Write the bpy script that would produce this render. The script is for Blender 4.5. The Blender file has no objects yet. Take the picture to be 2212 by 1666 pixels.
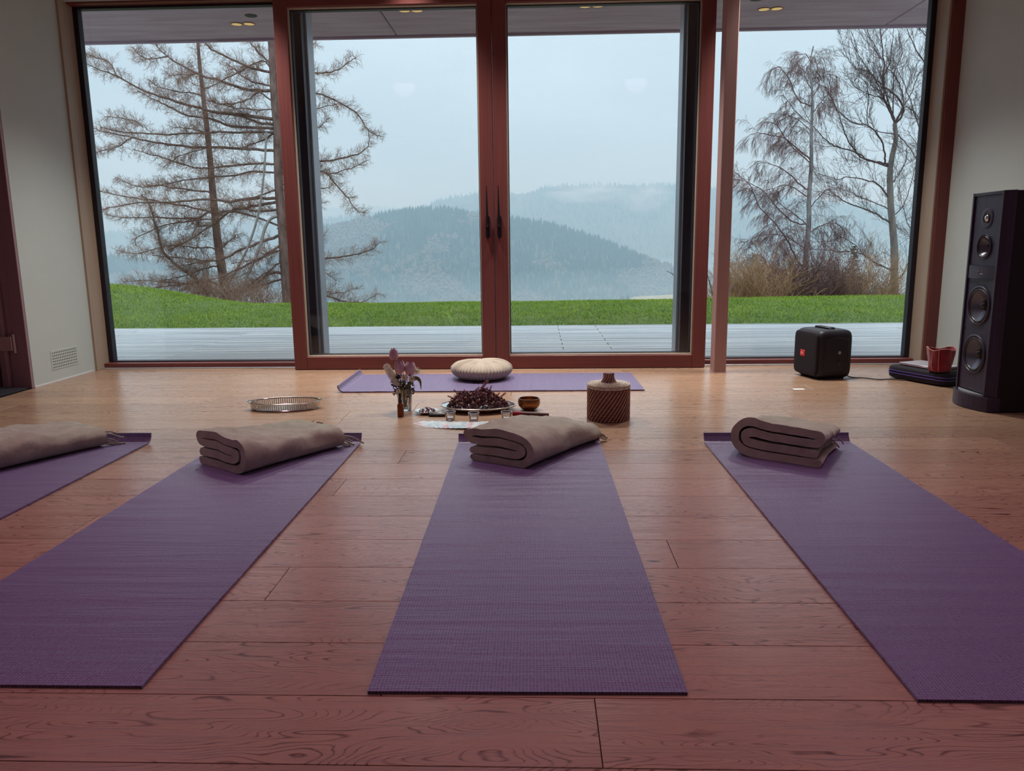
import bpy, math, random
import numpy as np
from mathutils import Vector, Matrix, noise as mn
rnd = random.Random(7)
S = bpy.context.scene
COL = S.collection
R = math.radians

# ------------------------------------------------------------------ camera
cam_data = bpy.data.cameras.new('camera')
cam = bpy.data.objects.new('camera', cam_data)
COL.objects.link(cam)
S.camera = cam
cam_data.sensor_fit = 'HORIZONTAL'
cam_data.sensor_width = 36.0
cam_data.lens = 36.0 * 1664.7 / 2212.0
cam_data.clip_start = 0.05
cam_data.clip_end = 20000
PITCH, YAW, ROLL = R(10.3105), R(-2.0449), R(-0.6534)
fwd = Vector((math.sin(YAW) * math.cos(PITCH), math.cos(YAW) * math.cos(PITCH), -math.sin(PITCH)))
rgt = Vector((math.cos(YAW), -math.sin(YAW), 0))
upv = rgt.cross(fwd)
r2 = math.cos(ROLL) * rgt + math.sin(ROLL) * upv
u2 = -math.sin(ROLL) * rgt + math.cos(ROLL) * upv
m3 = Matrix((r2, u2, -fwd)).transposed()
cam.matrix_world = Matrix.Translation((0, 0, 0.83)) @ m3.to_4x4()

# ------------------------------------------------------------------ view, world, added ceiling lights
vs = S.view_settings
S.display_settings.display_device = 'sRGB'
vs.view_transform = 'Standard'
vs.look = 'None'
vs.exposure = 0.0
vs.gamma = 1.0
vs.use_curve_mapping = False
S.cycles.max_bounces = 8
S.cycles.diffuse_bounces = 4
S.cycles.glossy_bounces = 4
S.cycles.transparent_max_bounces = 24
S.cycles.volume_bounces = 2
S.cycles.sample_clamp_indirect = 8.0

SKY_LOW, SKY_MID, SKY_HIGH = (0.55, 0.76, 0.97), (0.82, 1.02, 1.18), (1.90, 2.2, 2.5)
W = bpy.data.worlds.new('overcast_sky')
S.world = W
W.use_nodes = True
nt = W.node_tree
nt.nodes.clear()
tc = nt.nodes.new('ShaderNodeTexCoord')
sx = nt.nodes.new('ShaderNodeSeparateXYZ')
nt.links.new(tc.outputs['Generated'], sx.inputs[0])
cr = nt.nodes.new('ShaderNodeValToRGB')
el = cr.color_ramp.elements
el[0].position = 0.0
el[0].color = (*SKY_LOW, 1)
el[1].position = 1.0
el[1].color = (*SKY_HIGH, 1)
e = el.new(0.27)
e.color = (*SKY_MID, 1)
nt.links.new(sx.outputs['Z'], cr.inputs[0])
mp = nt.nodes.new('ShaderNodeMapping')
mp.inputs['Scale'].default_value = (1.0, 1.0, 2.6)
nt.links.new(tc.outputs['Generated'], mp.inputs[0])
nz = nt.nodes.new('ShaderNodeTexNoise')
nz.inputs['Scale'].default_value = 3.2
nz.inputs['Detail'].default_value = 5
nt.links.new(mp.outputs[0], nz.inputs['Vector'])
mr = nt.nodes.new('ShaderNodeMapRange')
mr.inputs[1].default_value = 0.3
mr.inputs[2].default_value = 0.7
mr.inputs[3].default_value = 0.86
mr.inputs[4].default_value = 1.10
nt.links.new(nz.outputs[0], mr.inputs[0])
bg = nt.nodes.new('ShaderNodeBackground')
nt.links.new(cr.outputs[0], bg.inputs[0])
nt.links.new(mr.outputs[0], bg.inputs[1])
wo = nt.nodes.new('ShaderNodeOutputWorld')
nt.links.new(bg.outputs[0], wo.inputs[0])

CEILING_Z = 2.64
KEY_LIGHT_W, KEY_LIGHT_COL = 215.0, (1.0, 0.985, 0.91)
FILL_LIGHT_W, FILL_LIGHT_COL = 53.0, (1.0, 0.54, 0.80)
KEY_LIGHTS = [(-1.95, 5.0), (-0.8, 5.0), (0.35, 5.0), (1.5, 5.0)]  # added spots near the glass, imitating stronger daylight from the windows
FILL_LIGHTS = [(-2.0, 2.9), (-0.2, 2.9), (1.6, 2.9)]  # added pink fill for the near floor and blanket tops
BACK_FILL_W = 27.0
BACK_FILLS = [(-1.5, 1.4), (1.1, 1.4)]  # added wide fill to lift window frames and surfaces facing the camera


def lamp(name, x, y, watts, col, angle, tilt, blend=0.6, radius=0.12):
    d = bpy.data.lights.new(name, 'SPOT')
    d.energy = watts
    d.color = col
    d.spot_size = R(angle)
    d.spot_blend = blend
    d.shadow_soft_size = radius
    o = bpy.data.objects.new(name, d)
    COL.objects.link(o)
    o.location = (x, y, CEILING_Z - 0.03)
    o.rotation_euler = (R(-tilt), 0, 0)
    return o


for x, y in KEY_LIGHTS:
    lamp('added_key_light', x, y, KEY_LIGHT_W, KEY_LIGHT_COL, 99, 8, 1.0)
for x, y in FILL_LIGHTS:
    lamp('added_fill_light', x, y, FILL_LIGHT_W, FILL_LIGHT_COL, 96, 32, 0.7)
for x, y in BACK_FILLS:
    lamp('added_back_fill', x, y, BACK_FILL_W, FILL_LIGHT_COL, 165, 0, 0.8)


# ------------------------------------------------------------------ materials
class NT:
    """tiny node-graph writer"""

    def __init__(s, name):
        s.m = bpy.data.materials.new(name)
        s.m.use_nodes = True
        s.t = s.m.node_tree
        s.t.nodes.clear()
        s.out = s.n('OutputMaterial')

    def n(s, kind, **kw):
        nd = s.t.nodes.new('ShaderNode' + kind)
        for k, v in kw.items():
            if k.startswith('_'):
                setattr(nd, k[1:], v)
            else:
                s.set(nd, k, v)
        return nd

    def set(s, nd, k, v):
        key = int(k[1:]) if k[0] == 'i' and k[1:].isdigit() else k.replace('__', ' ')
        sock = nd.inputs[key]
        if hasattr(v, 'outputs'):
            s.t.links.new(v.outputs[0], sock)
        elif hasattr(v, 'is_output'):
            s.t.links.new(v, sock)
        else:
            sock.default_value = v

    def math(s, op, a, b=0.0, c=None):
        nd = s.n('Math', _operation=op, i0=a, i1=b)
        if c is not None:
            s.set(nd, 'i2', c)
        return nd

    def noise(s, vec, scale, detail=3, rough=0.55, dist=0.0):
        nd = s.n('TexNoise', Scale=scale, Detail=detail, Roughness=rough, Distortion=dist)
        if vec is not None:
            s.set(nd, 'Vector', vec)
        return nd

    def maprange(s, v, a, b, c, d):
        return s.n('MapRange', i0=v, i1=a, i2=b, i3=c, i4=d)

    def mix(s, f, a, b):
        nd = s.n('Mix', _data_type='RGBA', i0=f)
        s.set(nd, 'i6', a)
        s.set(nd, 'i7', b)
        return nd.outputs[2]

    def obj(s, scale=(1, 1, 1), rand=0.0):
        tcn = s.n('TexCoord')
        v = s.n('Mapping', i0=tcn.outputs['Object'], i3=scale)
        if rand:
            oi = s.n('ObjectInfo')
            sc = s.n('VectorMath', _operation='SCALE', i0=(17.3, 41.1, 9.7))
            s.set(sc, 'Scale', oi.outputs['Random'])
            sc2 = s.n('VectorMath', _operation='SCALE', i0=sc.outputs[0])
            sc2.inputs['Scale'].default_value = rand
            v = s.n('VectorMath', _operation='ADD', i0=v, i1=sc2)
        return v

    def bsdf(s, **kw):
        b = s.n('BsdfPrincipled')
        for k, v in kw.items():
            s.set(b, k, v)
        s.t.links.new(b.outputs[0], s.out.inputs[0])
        return b

    def bump(s, h, strength=0.3, dist=0.01):
        return s.n('Bump', Strength=strength, Distance=dist, Height=h)


def _f(x):
    return x


def c4(c):
    return (c[0], c[1], c[2], 1.0)


def plain(name, col, rough=0.6, metal=0.0, var=0.08, scale=8.0, bump=0.0, bscale=60.0, sheen=0.0, spec=0.5, coat=0.0, rand=1.0):
    g = NT(name)
    v = g.obj((1, 1, 1), rand)
    n1 = g.noise(v, scale, 4)
    dark = c4([x * (1 - var) for x in col])
    lite = c4([min(1, x * (1 + var)) for x in col])
    c = g.mix(g.maprange(n1.outputs[0], 0.3, 0.7, 0, 1), dark, lite)
    kw = dict(Base__Color=c, Roughness=rough, Metallic=metal)
    kw['Specular__IOR__Level'] = spec
    if sheen:
        kw['Sheen__Weight'] = sheen
        kw['Sheen__Roughness'] = 0.5
    if coat:
        kw['Coat__Weight'] = coat
        kw['Coat__Roughness'] = 0.15
    if bump:
        kw['Normal'] = g.bump(g.noise(v, bscale, 3), bump, 0.004)
    g.bsdf(**kw)
    return g.m


def wood(name, col, dark, axis=0, rough=0.5, fine=90.0, spec=0.4):
    """straight grained timber, grain along the given axis"""
    g = NT(name)
    sc = [fine] * 3
    sc[axis] = 1.6
    v = g.obj(tuple(sc), 1.0)
    n1 = g.noise(v, 1.0, 4, 0.6)
    c = g.mix(g.maprange(n1.outputs[0], 0.35, 0.7, 0, 1), c4(col), c4(dark))
    g.bsdf(Base__Color=c, Roughness=rough, Specular__IOR__Level=spec, Normal=g.bump(n1, 0.08, 0.002))
    return g.m


def oak_floor():
    g = NT('oiled_oak')
    v = g.obj((1, 1, 1), 1.0)
    oi = g.n('ObjectInfo')
    # cathedral grain: contour lines of a field stretched along the plank
    f = g.n('Mapping', i0=v, i3=(1.45, 8.0, 1))
    n1 = g.noise(f, 1.1, 2.0, 0.45, 0.25)
    n1b = g.noise(g.n('Mapping', i0=v, i3=(5, 38, 1)), 1.0, 3)
    fld = g.math('ADD', g.math('MULTIPLY', n1.outputs[0], 40.0), g.math('MULTIPLY', n1b.outputs[0], 0.55))
    fr = g.math('FRACT', fld)
    tri = g.math('ABSOLUTE', g.math('SUBTRACT', fr, 0.5))
    line = g.maprange(tri, 0.0, g.maprange(n1b.outputs[0], 0.35, 0.7, 0.07, 0.24), 1.0, 0.0)
    brk = g.maprange(g.noise(g.n('Mapping', i0=v, i3=(2.6, 30, 1)), 1.0, 3).outputs[0], 0.34, 0.54, 0.0, 1.0)
    # fade in the middle of planks only
    zone = g.maprange(g.noise(g.n('Mapping', i0=v, i3=(0.5, 5, 1)), 1.0, 1).outputs[0], 0.32, 0.52, 0.2, 1.0)
    lines = g.math('MULTIPLY', g.math('MULTIPLY', line, brk), zone)
    pores = g.maprange(g.noise(g.n('Mapping', i0=v, i3=(7, 230, 1)), 1.0, 3, 0.7).outputs[0], 0.45, 0.72, 0.0, 1.0)
    tone = g.noise(g.n('Mapping', i0=v, i3=(0.9, 4, 1)), 1.0, 2)
    base = g.mix(oi.outputs['Random'], c4((0.335, 0.200, 0.132)), c4((0.445, 0.275, 0.180)))
    base = g.mix(g.maprange(tone.outputs[0], 0.3, 0.7, 0, 0.5), base, c4((0.47, 0.30, 0.20)))
    c = g.mix(g.math('MULTIPLY', lines, 0.92), base, c4((0.085, 0.032, 0.028)))
    c = g.mix(g.math('MULTIPLY', pores, 0.62), c, c4((0.15, 0.066, 0.054)))
    knot = g.maprange(g.noise(g.n('Mapping', i0=v, i3=(7.0, 30, 1)), 1.0, 0).outputs[0], 0.135, 0.165, 0.8, 0.0)
    c = g.mix(knot, c, c4((0.05, 0.024, 0.03)))
    h = g.math('ADD', g.math('MULTIPLY', lines, -0.6), g.math('MULTIPLY', pores, -0.5))
    g.bsdf(Base__Color=c, Roughness=g.maprange(pores, 0, 1, 0.23, 0.38), Specular__IOR__Level=0.5, Normal=g.bump(h, 0.10, 0.002))
    return g.m


def mat_purple():
    g = NT('purple_foam')
    v = g.obj()
    xyz = g.n('SeparateXYZ', i0=v)
    wx = g.math('SINE', g.math('MULTIPLY', xyz.outputs[0], 2 * math.pi / 0.0135))
    wy = g.math('SINE', g.math('MULTIPLY', xyz.outputs[1], 2 * math.pi / 0.0150))
    cell = g.math('ADD', g.math('MULTIPLY', g.math('MULTIPLY', wx, wx), 0.55), g.math('MULTIPLY', g.math('MULTIPLY', wy, wy), 0.45))
    cellm = g.maprange(cell, 0.15, 0.9, 0, 1)
    mott = g.noise(v, 140, 2, 0.7)
    band = g.noise(g.n('Mapping', i0=v, i3=(1.3, 17, 1)), 1.0, 3, 0.6)
    pat = g.noise(v, 3.5, 3)
    c = g.mix(cellm, c4((0.046, 0.027, 0.074)), c4((0.178, 0.128, 0.265)))
    c = g.mix(g.maprange(mott.outputs[0], 0.35, 0.7, 0.0, 0.6), c, c4((0.22, 0.163, 0.32)))
    c = g.mix(g.maprange(pat.outputs[0], 0.45, 0.75, 0, 0.35), c, c4((0.15, 0.105, 0.24)))
    h = g.math('ADD', g.math('MULTIPLY', cell, 0.25), g.math('MULTIPLY', band.outputs[0], 5.0))
    h = g.math('ADD', h, g.math('MULTIPLY', mott.outputs[0], 0.5))
    g.bsdf(Base__Color=c, Roughness=0.44, Specular__IOR__Level=0.5, Sheen__Weight=0.15, Normal=g.bump(h, 0.55, 0.004))
    return g.m


def glass(name, tint=(0.94, 0.96, 0.96), refl=0.045):
    g = NT(name)
    t = g.n('BsdfTransparent', Color=c4(tint))
    gl = g.n('BsdfGlossy', Color=(1, 1, 1, 1), Roughness=0.0)
    fr = g.n('Fresnel', IOR=1.45)
    f = g.math('MULTIPLY', fr, refl / 0.04)
    mx = g.n('MixShader', i0=g.math('MINIMUM', f, 0.9), i1=t, i2=gl)
    g.t.links.new(mx.outputs[0], g.out.inputs[0])
    return g.m


def emit(name, col, k):
    g = NT(name)
    em = g.n('Emission', Color=c4(col), Strength=k)
    g.t.links.new(em.outputs[0], g.out.inputs[0])
    return g.m


def bark(name, a, b, scale=18.0):
    g = NT(name)
    v = g.obj((scale, scale, scale * 0.25))
    n1 = g.noise(v, 1.0, 5, 0.65)
    c = g.mix(g.maprange(n1.outputs[0], 0.3, 0.7, 0, 1), c4(a), c4(b))
    g.bsdf(Base__Color=c, Roughness=0.95, Specular__IOR__Level=0.1, Normal=g.bump(n1, 0.6, 0.03))
    return g.m


def deck_mat():
    g = NT('weathered_deck_wood')
    v = g.obj((0.7, 55, 1), 1.0)
    n1 = g.noise(v, 1.0, 4, 0.6)
    n1 = g.maprange(n1.outputs[0], 0.33, 0.66, 0, 1)
    oi = g.n('ObjectInfo')
    c = g.mix(n1, c4((0.22, 0.22, 0.225)), c4((0.90, 0.89, 0.86)))
    c = g.mix(g.math('MULTIPLY', oi.outputs['Random'], 0.45), c, c4((0.36, 0.37, 0.39)))
    patch = g.noise(g.obj((0.8, 5, 1), 1.0), 1.0, 3)
    rough = g.maprange(patch.outputs[0], 0.35, 0.65, 0.28, 0.6)
    xyz = g.n('SeparateXYZ', i0=g.obj())
    gr = g.math('SINE', g.math('MULTIPLY', xyz.outputs[1], 2 * math.pi / 0.02))
    g.bsdf(Base__Color=c, Roughness=rough, Specular__IOR__Level=0.5, Normal=g.bump(g.math('ADD', gr, n1), 0.25, 0.003))
    return g.m


def concrete():
    g = NT('board_concrete')
    v = g.obj()
    n1 = g.noise(g.n('Mapping', i0=v, i3=(1.2, 9, 1)), 1.2, 6, 0.6)
    n2 = g.noise(v, 26, 2)
    pit = g.maprange(n2.outputs[0], 0.74, 0.78, 0, 1)
    c = g.mix(g.maprange(n1.outputs[0], 0.3, 0.7, 0, 1), c4((0.38, 0.235, 0.27)), c4((0.52, 0.37, 0.385)))
    c = g.mix(pit, c, c4((0.07, 0.06, 0.065)))
    g.bsdf(Base__Color=c, Roughness=0.85, Normal=g.bump(n1, 0.2, 0.01))
    return g.m


def grass_mat():
    g = NT('lawn_grass')
    geo = g.n('NewGeometry')
    n1 = g.noise(geo.outputs['Position'], 1.3, 3)
    n2 = g.noise(geo.outputs['Position'], 70.0, 2)
    c = g.mix(g.maprange(n1.outputs[0], 0.3, 0.7, 0, 1), c4((0.125, 0.255, 0.016)), c4((0.29, 0.40, 0.028)))
    c = g.mix(g.maprange(n2.outputs[0], 0.35, 0.75, 0, 0.8), c, c4((0.38, 0.46, 0.06)))
    b = g.bsdf(Base__Color=c, Roughness=0.7, Specular__IOR__Level=0.25)
    b.inputs['Subsurface Weight'].default_value = 0.0
    return g.m


def forest_mat(name, a, b):
    g = NT(name)
    geo = g.n('NewGeometry')
    n1 = g.noise(geo.outputs['Position'], 0.05, 3)
    c = g.mix(g.maprange(n1.outputs[0], 0.3, 0.7, 0, 1), c4(a), c4(b))
    g.bsdf(Base__Color=c, Roughness=1.0, Specular__IOR__Level=0.0)
    return g.m


def volume(name, col, dens, noisy=None):
    g = NT(name)
    d = dens
    if noisy:
        tcn = g.n('TexCoord')
        n1 = g.noise(g.n('Mapping', i0=tcn.outputs['Object'], i3=noisy), 1.0, 3)
        ln = g.n('VectorMath', _operation='LENGTH', i0=tcn.outputs['Object'])
        fall = g.maprange(ln.outputs['Value'], 0.25, 1.0, 1.0, 0.0)
        d = g.math('MULTIPLY', g.maprange(n1.outputs[0], 0.42, 0.68, 0, 1), g.math('MULTIPLY', fall, dens))
    vsn = g.n('VolumeScatter', Color=c4(col), Density=d, Anisotropy=0.2)
    g.t.links.new(vsn.outputs[0], g.out.inputs['Volume'])
    return g.m


MT = dict(
    wall=plain('white_plaster', (0.545, 0.60, 0.59), 0.75, var=0.02, scale=3, bump=0.04, bscale=40),
    ceiling=plain('ceiling_plaster', (0.62, 0.56, 0.53), 0.8, var=0.02),
    frame=wood('red_brown_window_timber', (0.20, 0.056, 0.052), (0.16, 0.042, 0.040), 2, 0.42),
    frame_h=wood('red_brown_rail_timber', (0.20, 0.054, 0.050), (0.16, 0.040, 0.038), 0, 0.42),
    jamb=wood('pale_jamb_timber', (0.43, 0.335, 0.26), (0.37, 0.28, 0.215), 2, 0.5),
    column=wood('dull_rose_column_timber', (0.46, 0.28, 0.27), (0.40, 0.24, 0.235), 2, 0.5),
    gasket=plain('dark_rubber_gasket', (0.014, 0.010, 0.020), 0.5, var=0.02),
    alu=plain('grey_aluminium', (0.40, 0.40, 0.44), 0.4, 0.35, var=0.03),
    handle=plain('black_handle_metal', (0.010, 0.007, 0.014), 0.35, 0.2, var=0.02),
    pane=glass('window_glass'),
    oak=oak_floor(),
    subfloor=plain('subfloor_dark', (0.06, 0.03, 0.025), 0.9),
    mat=mat_purple(),
    blanket=None,
    deck=deck_mat(),
    concrete=concrete(),
    grass=grass_mat(),
    soil=plain('lawn_soil', (0.085, 0.135, 0.03), 0.95, var=0.3, scale=5),
    larch=bark('larch_bark', (0.13, 0.075, 0.066), (0.34, 0.22, 0.18)),
    larch_twig=bark('larch_twig_bark', (0.22, 0.115, 0.088), (0.38, 0.23, 0.155), 6),
    dead=bark('dead_pale_wood', (0.30, 0.26, 0.24), (0.42, 0.37, 0.33)),
    birch=bark('birch_bark', (0.12, 0.085, 0.09), (0.55, 0.50, 0.48), 9),
    birch_twig=bark('birch_twig_bark', (0.15, 0.078, 0.078), (0.26, 0.155, 0.14), 6),
    ash=bark('ash_bark', (0.17, 0.135, 0.125), (0.30, 0.26, 0.235), 10),
    ash_twig=bark('ash_twig_bark', (0.10, 0.060, 0.062), (0.17, 0.115, 0.11), 6),
    bush=bark('tan_bush_bark', (0.34, 0.17, 0.085), (0.52, 0.33, 0.18), 5),
    needle=plain('spruce_needles', (0.06, 0.075, 0.05), 0.9, var=0.3, scale=3),
    conifer=forest_mat('far_conifer', (0.022, 0.045, 0.042), (0.045, 0.075, 0.062)),
    leafless=forest_mat('far_leafless_wood', (0.125, 0.10, 0.088), (0.21, 0.17, 0.145)),
    hillside=forest_mat('far_hillside', (0.10, 0.10, 0.075), (0.17, 0.145, 0.11)),
    field=forest_mat('far_pale_field', (0.44, 0.36, 0.22), (0.52, 0.44, 0.30)),
    black=plain('black_plastic', (0.012, 0.008, 0.017), 0.5, var=0.05),
    black_cloth=plain('black_speaker_cloth', (0.011, 0.007, 0.015), 0.85, var=0.1, bump=0.3, bscale=500),
    baffle=wood('black_ash_veneer', (0.046, 0.034, 0.066), (0.028, 0.020, 0.042), 2, 0.42, 120),
    cabinet=plain('black_cabinet_side', (0.010, 0.006, 0.012), 0.6, var=0.1),
    cone=plain('speaker_cone', (0.10, 0.10, 0.14), 0.3, 0.5, var=0.05),
    rubber=plain('speaker_rubber', (0.012, 0.010, 0.015), 0.35),
    silver=plain('polished_silver', (0.74, 0.70, 0.66), 0.18, 1.0, var=0.06, scale=30),
    bronze=plain('hammered_bronze', (0.30, 0.13, 0.055), 0.32, 0.9, var=0.2, scale=60, bump=0.2, bscale=120),
    mallet=wood('dark_red_mallet_wood', (0.10, 0.028, 0.024), (0.06, 0.016, 0.016), 0, 0.5),
    clear=glass('clear_glass', (0.93, 0.93, 0.95), 0.10),
    water=glass('vase_water', (0.90, 0.92, 0.90), 0.05),
    amber=None,
    stem=plain('flower_stem', (0.16, 0.17, 0.045), 0.5, var=0.2),
    leaf=plain('tulip_leaf', (0.14, 0.14, 0.032), 0.42, var=0.3, scale=40),
    tulip=None,
    white_petal=plain('white_petal', (0.72, 0.68, 0.60), 0.6, var=0.1),
    yellow=plain('daisy_centre', (0.45, 0.33, 0.05), 0.7),
    rattan=plain('brown_rattan', (0.165, 0.062, 0.05), 0.6, var=0.3, scale=80, bump=0.3, bscale=200),
    rattan_pale=plain('pale_rattan_strand', (0.52, 0.30, 0.22), 0.5, var=0.25, scale=60),
    rattan_lid=plain('worn_pale_rattan', (0.50, 0.40, 0.33), 0.5, var=0.4, scale=90),
    dried=plain('dried_petal', (0.16, 0.040, 0.058), 0.8, var=0.6, scale=30),
    dried_tan=plain('dried_tan_bud', (0.22, 0.105, 0.075), 0.8, var=0.3, scale=90),
    heather=plain('dried_heather', (0.30, 0.085, 0.115), 0.8, var=0.4, scale=60),
    lilac=plain('dried_lilac_petal', (0.27, 0.24, 0.40), 0.8, var=0.3, scale=60),
    dried_dark=plain('dried_dark_leaf', (0.035, 0.022, 0.025), 0.8, var=0.4, scale=60),
    wax=plain('white_wax', (0.72, 0.68, 0.70), 0.4, var=0.03),
    red_cloth=plain('red_velvet', (0.25, 0.006, 0.022), 0.85, var=0.4, scale=25, sheen=0.2, bump=0.3, bscale=120),
    pale_seam=plain('pale_red_seam', (0.55, 0.27, 0.25), 0.8, var=0.3, scale=80),
    purple_zip=plain('purple_zip', (0.085, 0.05, 0.30), 0.5),
    lavender=plain('lavender_laptop_lid', (0.52, 0.50, 0.58), 0.35, 0.3, var=0.02),
    laptop_edge=plain('rose_laptop_edge', (0.50, 0.33, 0.40), 0.4, 0.3, var=0.02),
    logo_red=plain('logo_red', (0.72, 0.035, 0.045), 0.5, var=0.02),
    logo_white=plain('logo_white', (0.85, 0.55, 0.55), 0.5, var=0.02),
    sticker=plain('white_sticker', (0.80, 0.80, 0.84), 0.6, var=0.02),
    brass=plain('pale_hatch_trim', (0.50, 0.42, 0.36), 0.4, 0.4),
    plum=wood('plum_door_timber', (0.34, 0.215, 0.25), (0.29, 0.18, 0.215), 2, 0.5),
    door_red=wood('dark_red_door_leaf', (0.12, 0.035, 0.035), (0.08, 0.022, 0.028), 2, 0.5),
    hinge=plain('rose_grey_hinge_metal', (0.56, 0.40, 0.43), 0.4, 0.2, var=0.03),
    doormat=plain('black_doormat', (0.010, 0.008, 0.014), 0.95, bump=0.5, bscale=200),
    hole=plain('dark_vent_hole', (0.02, 0.016, 0.018), 0.9),
    reflection_glow=emit('warm_reflection_glow', (1.0, 0.70, 0.30), 0.62),  # glow standing in for mirrored lamps, not a light fitting
    cable=plain('black_cable', (0.03, 0.022, 0.02), 0.5),
)


def blanket_mat():
    g = NT('taupe_wool')
    v = g.obj()
    n1 = g.noise(v, 14, 5, 0.65)
    n2 = g.noise(v, 260, 2)
    c = g.mix(g.maprange(n1.outputs[0], 0.3, 0.7, 0, 1), c4((0.30, 0.265, 0.205)), c4((0.43, 0.40, 0.32)))
    h = g.math('ADD', g.math('MULTIPLY', n1.outputs[0], 1.2), g.math('MULTIPLY', n2.outputs[0], 0.4))
    g.bsdf(Base__Color=c, Roughness=0.95, Specular__IOR__Level=0.1, Sheen__Weight=0.35, Sheen__Roughness=0.45, Normal=g.bump(h, 0.5, 0.006))
    return g.m


def cushion_mat():
    g = NT('cream_velvet')
    v = g.obj()
    n1 = g.noise(v, 9, 4)
    c = g.mix(n1.outputs[0], c4((0.37, 0.29, 0.235)), c4((0.48, 0.41, 0.345)))
    g.bsdf(Base__Color=c, Roughness=0.85, Specular__IOR__Level=0.2, Sheen__Weight=0.4, Sheen__Roughness=0.4, Normal=g.bump(g.noise(v, 200, 2), 0.2, 0.003))
    return g.m


def tulip_mat():
    g = NT('mauve_tulip_petal')
    v = g.obj((60, 60, 10))
    xyz = g.n('SeparateXYZ', i0=g.obj())
    n1 = g.noise(v, 1.0, 3)
    c = g.mix(n1.outputs[0], c4((0.34, 0.14, 0.26)), c4((0.66, 0.45, 0.54)))
    g.bsdf(Base__Color=c, Roughness=0.5, Sheen__Weight=0.2)
    return g.m


def amber_mat():
    g = NT('amber_glass')
    t = g.n('BsdfTransparent', Color=(0.55, 0.16, 0.02, 1))
    d = g.n('BsdfPrincipled', Base__Color=(0.23, 0.055, 0.012, 1), Roughness=0.12)
    mx = g.n('MixShader', i0=0.72, i1=t, i2=d)
    g.t.links.new(mx.outputs[0], g.out.inputs[0])
    return g.m


def card_mat(name, a, b):
    g = NT(name)
    n1 = g.noise(g.obj((30, 18, 1), 1.0), 1.0, 3)
    c = g.mix(g.maprange(n1.outputs[0], 0.4, 0.62, 0, 1), c4(a), c4(b))
    g.bsdf(Base__Color=c, Roughness=0.4)
    return g.m


MT['blanket'] = blanket_mat()
MT['cushion'] = cushion_mat()
MT['tulip'] = tulip_mat()
MT['amber'] = amber_mat()
MT['card_blue'] = card_mat('pale_blue_card', (0.66, 0.66, 0.68), (0.36, 0.48, 0.54))
MT['card_pink'] = card_mat('pale_pink_card', (0.66, 0.64, 0.66), (0.52, 0.30, 0.34))


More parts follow.
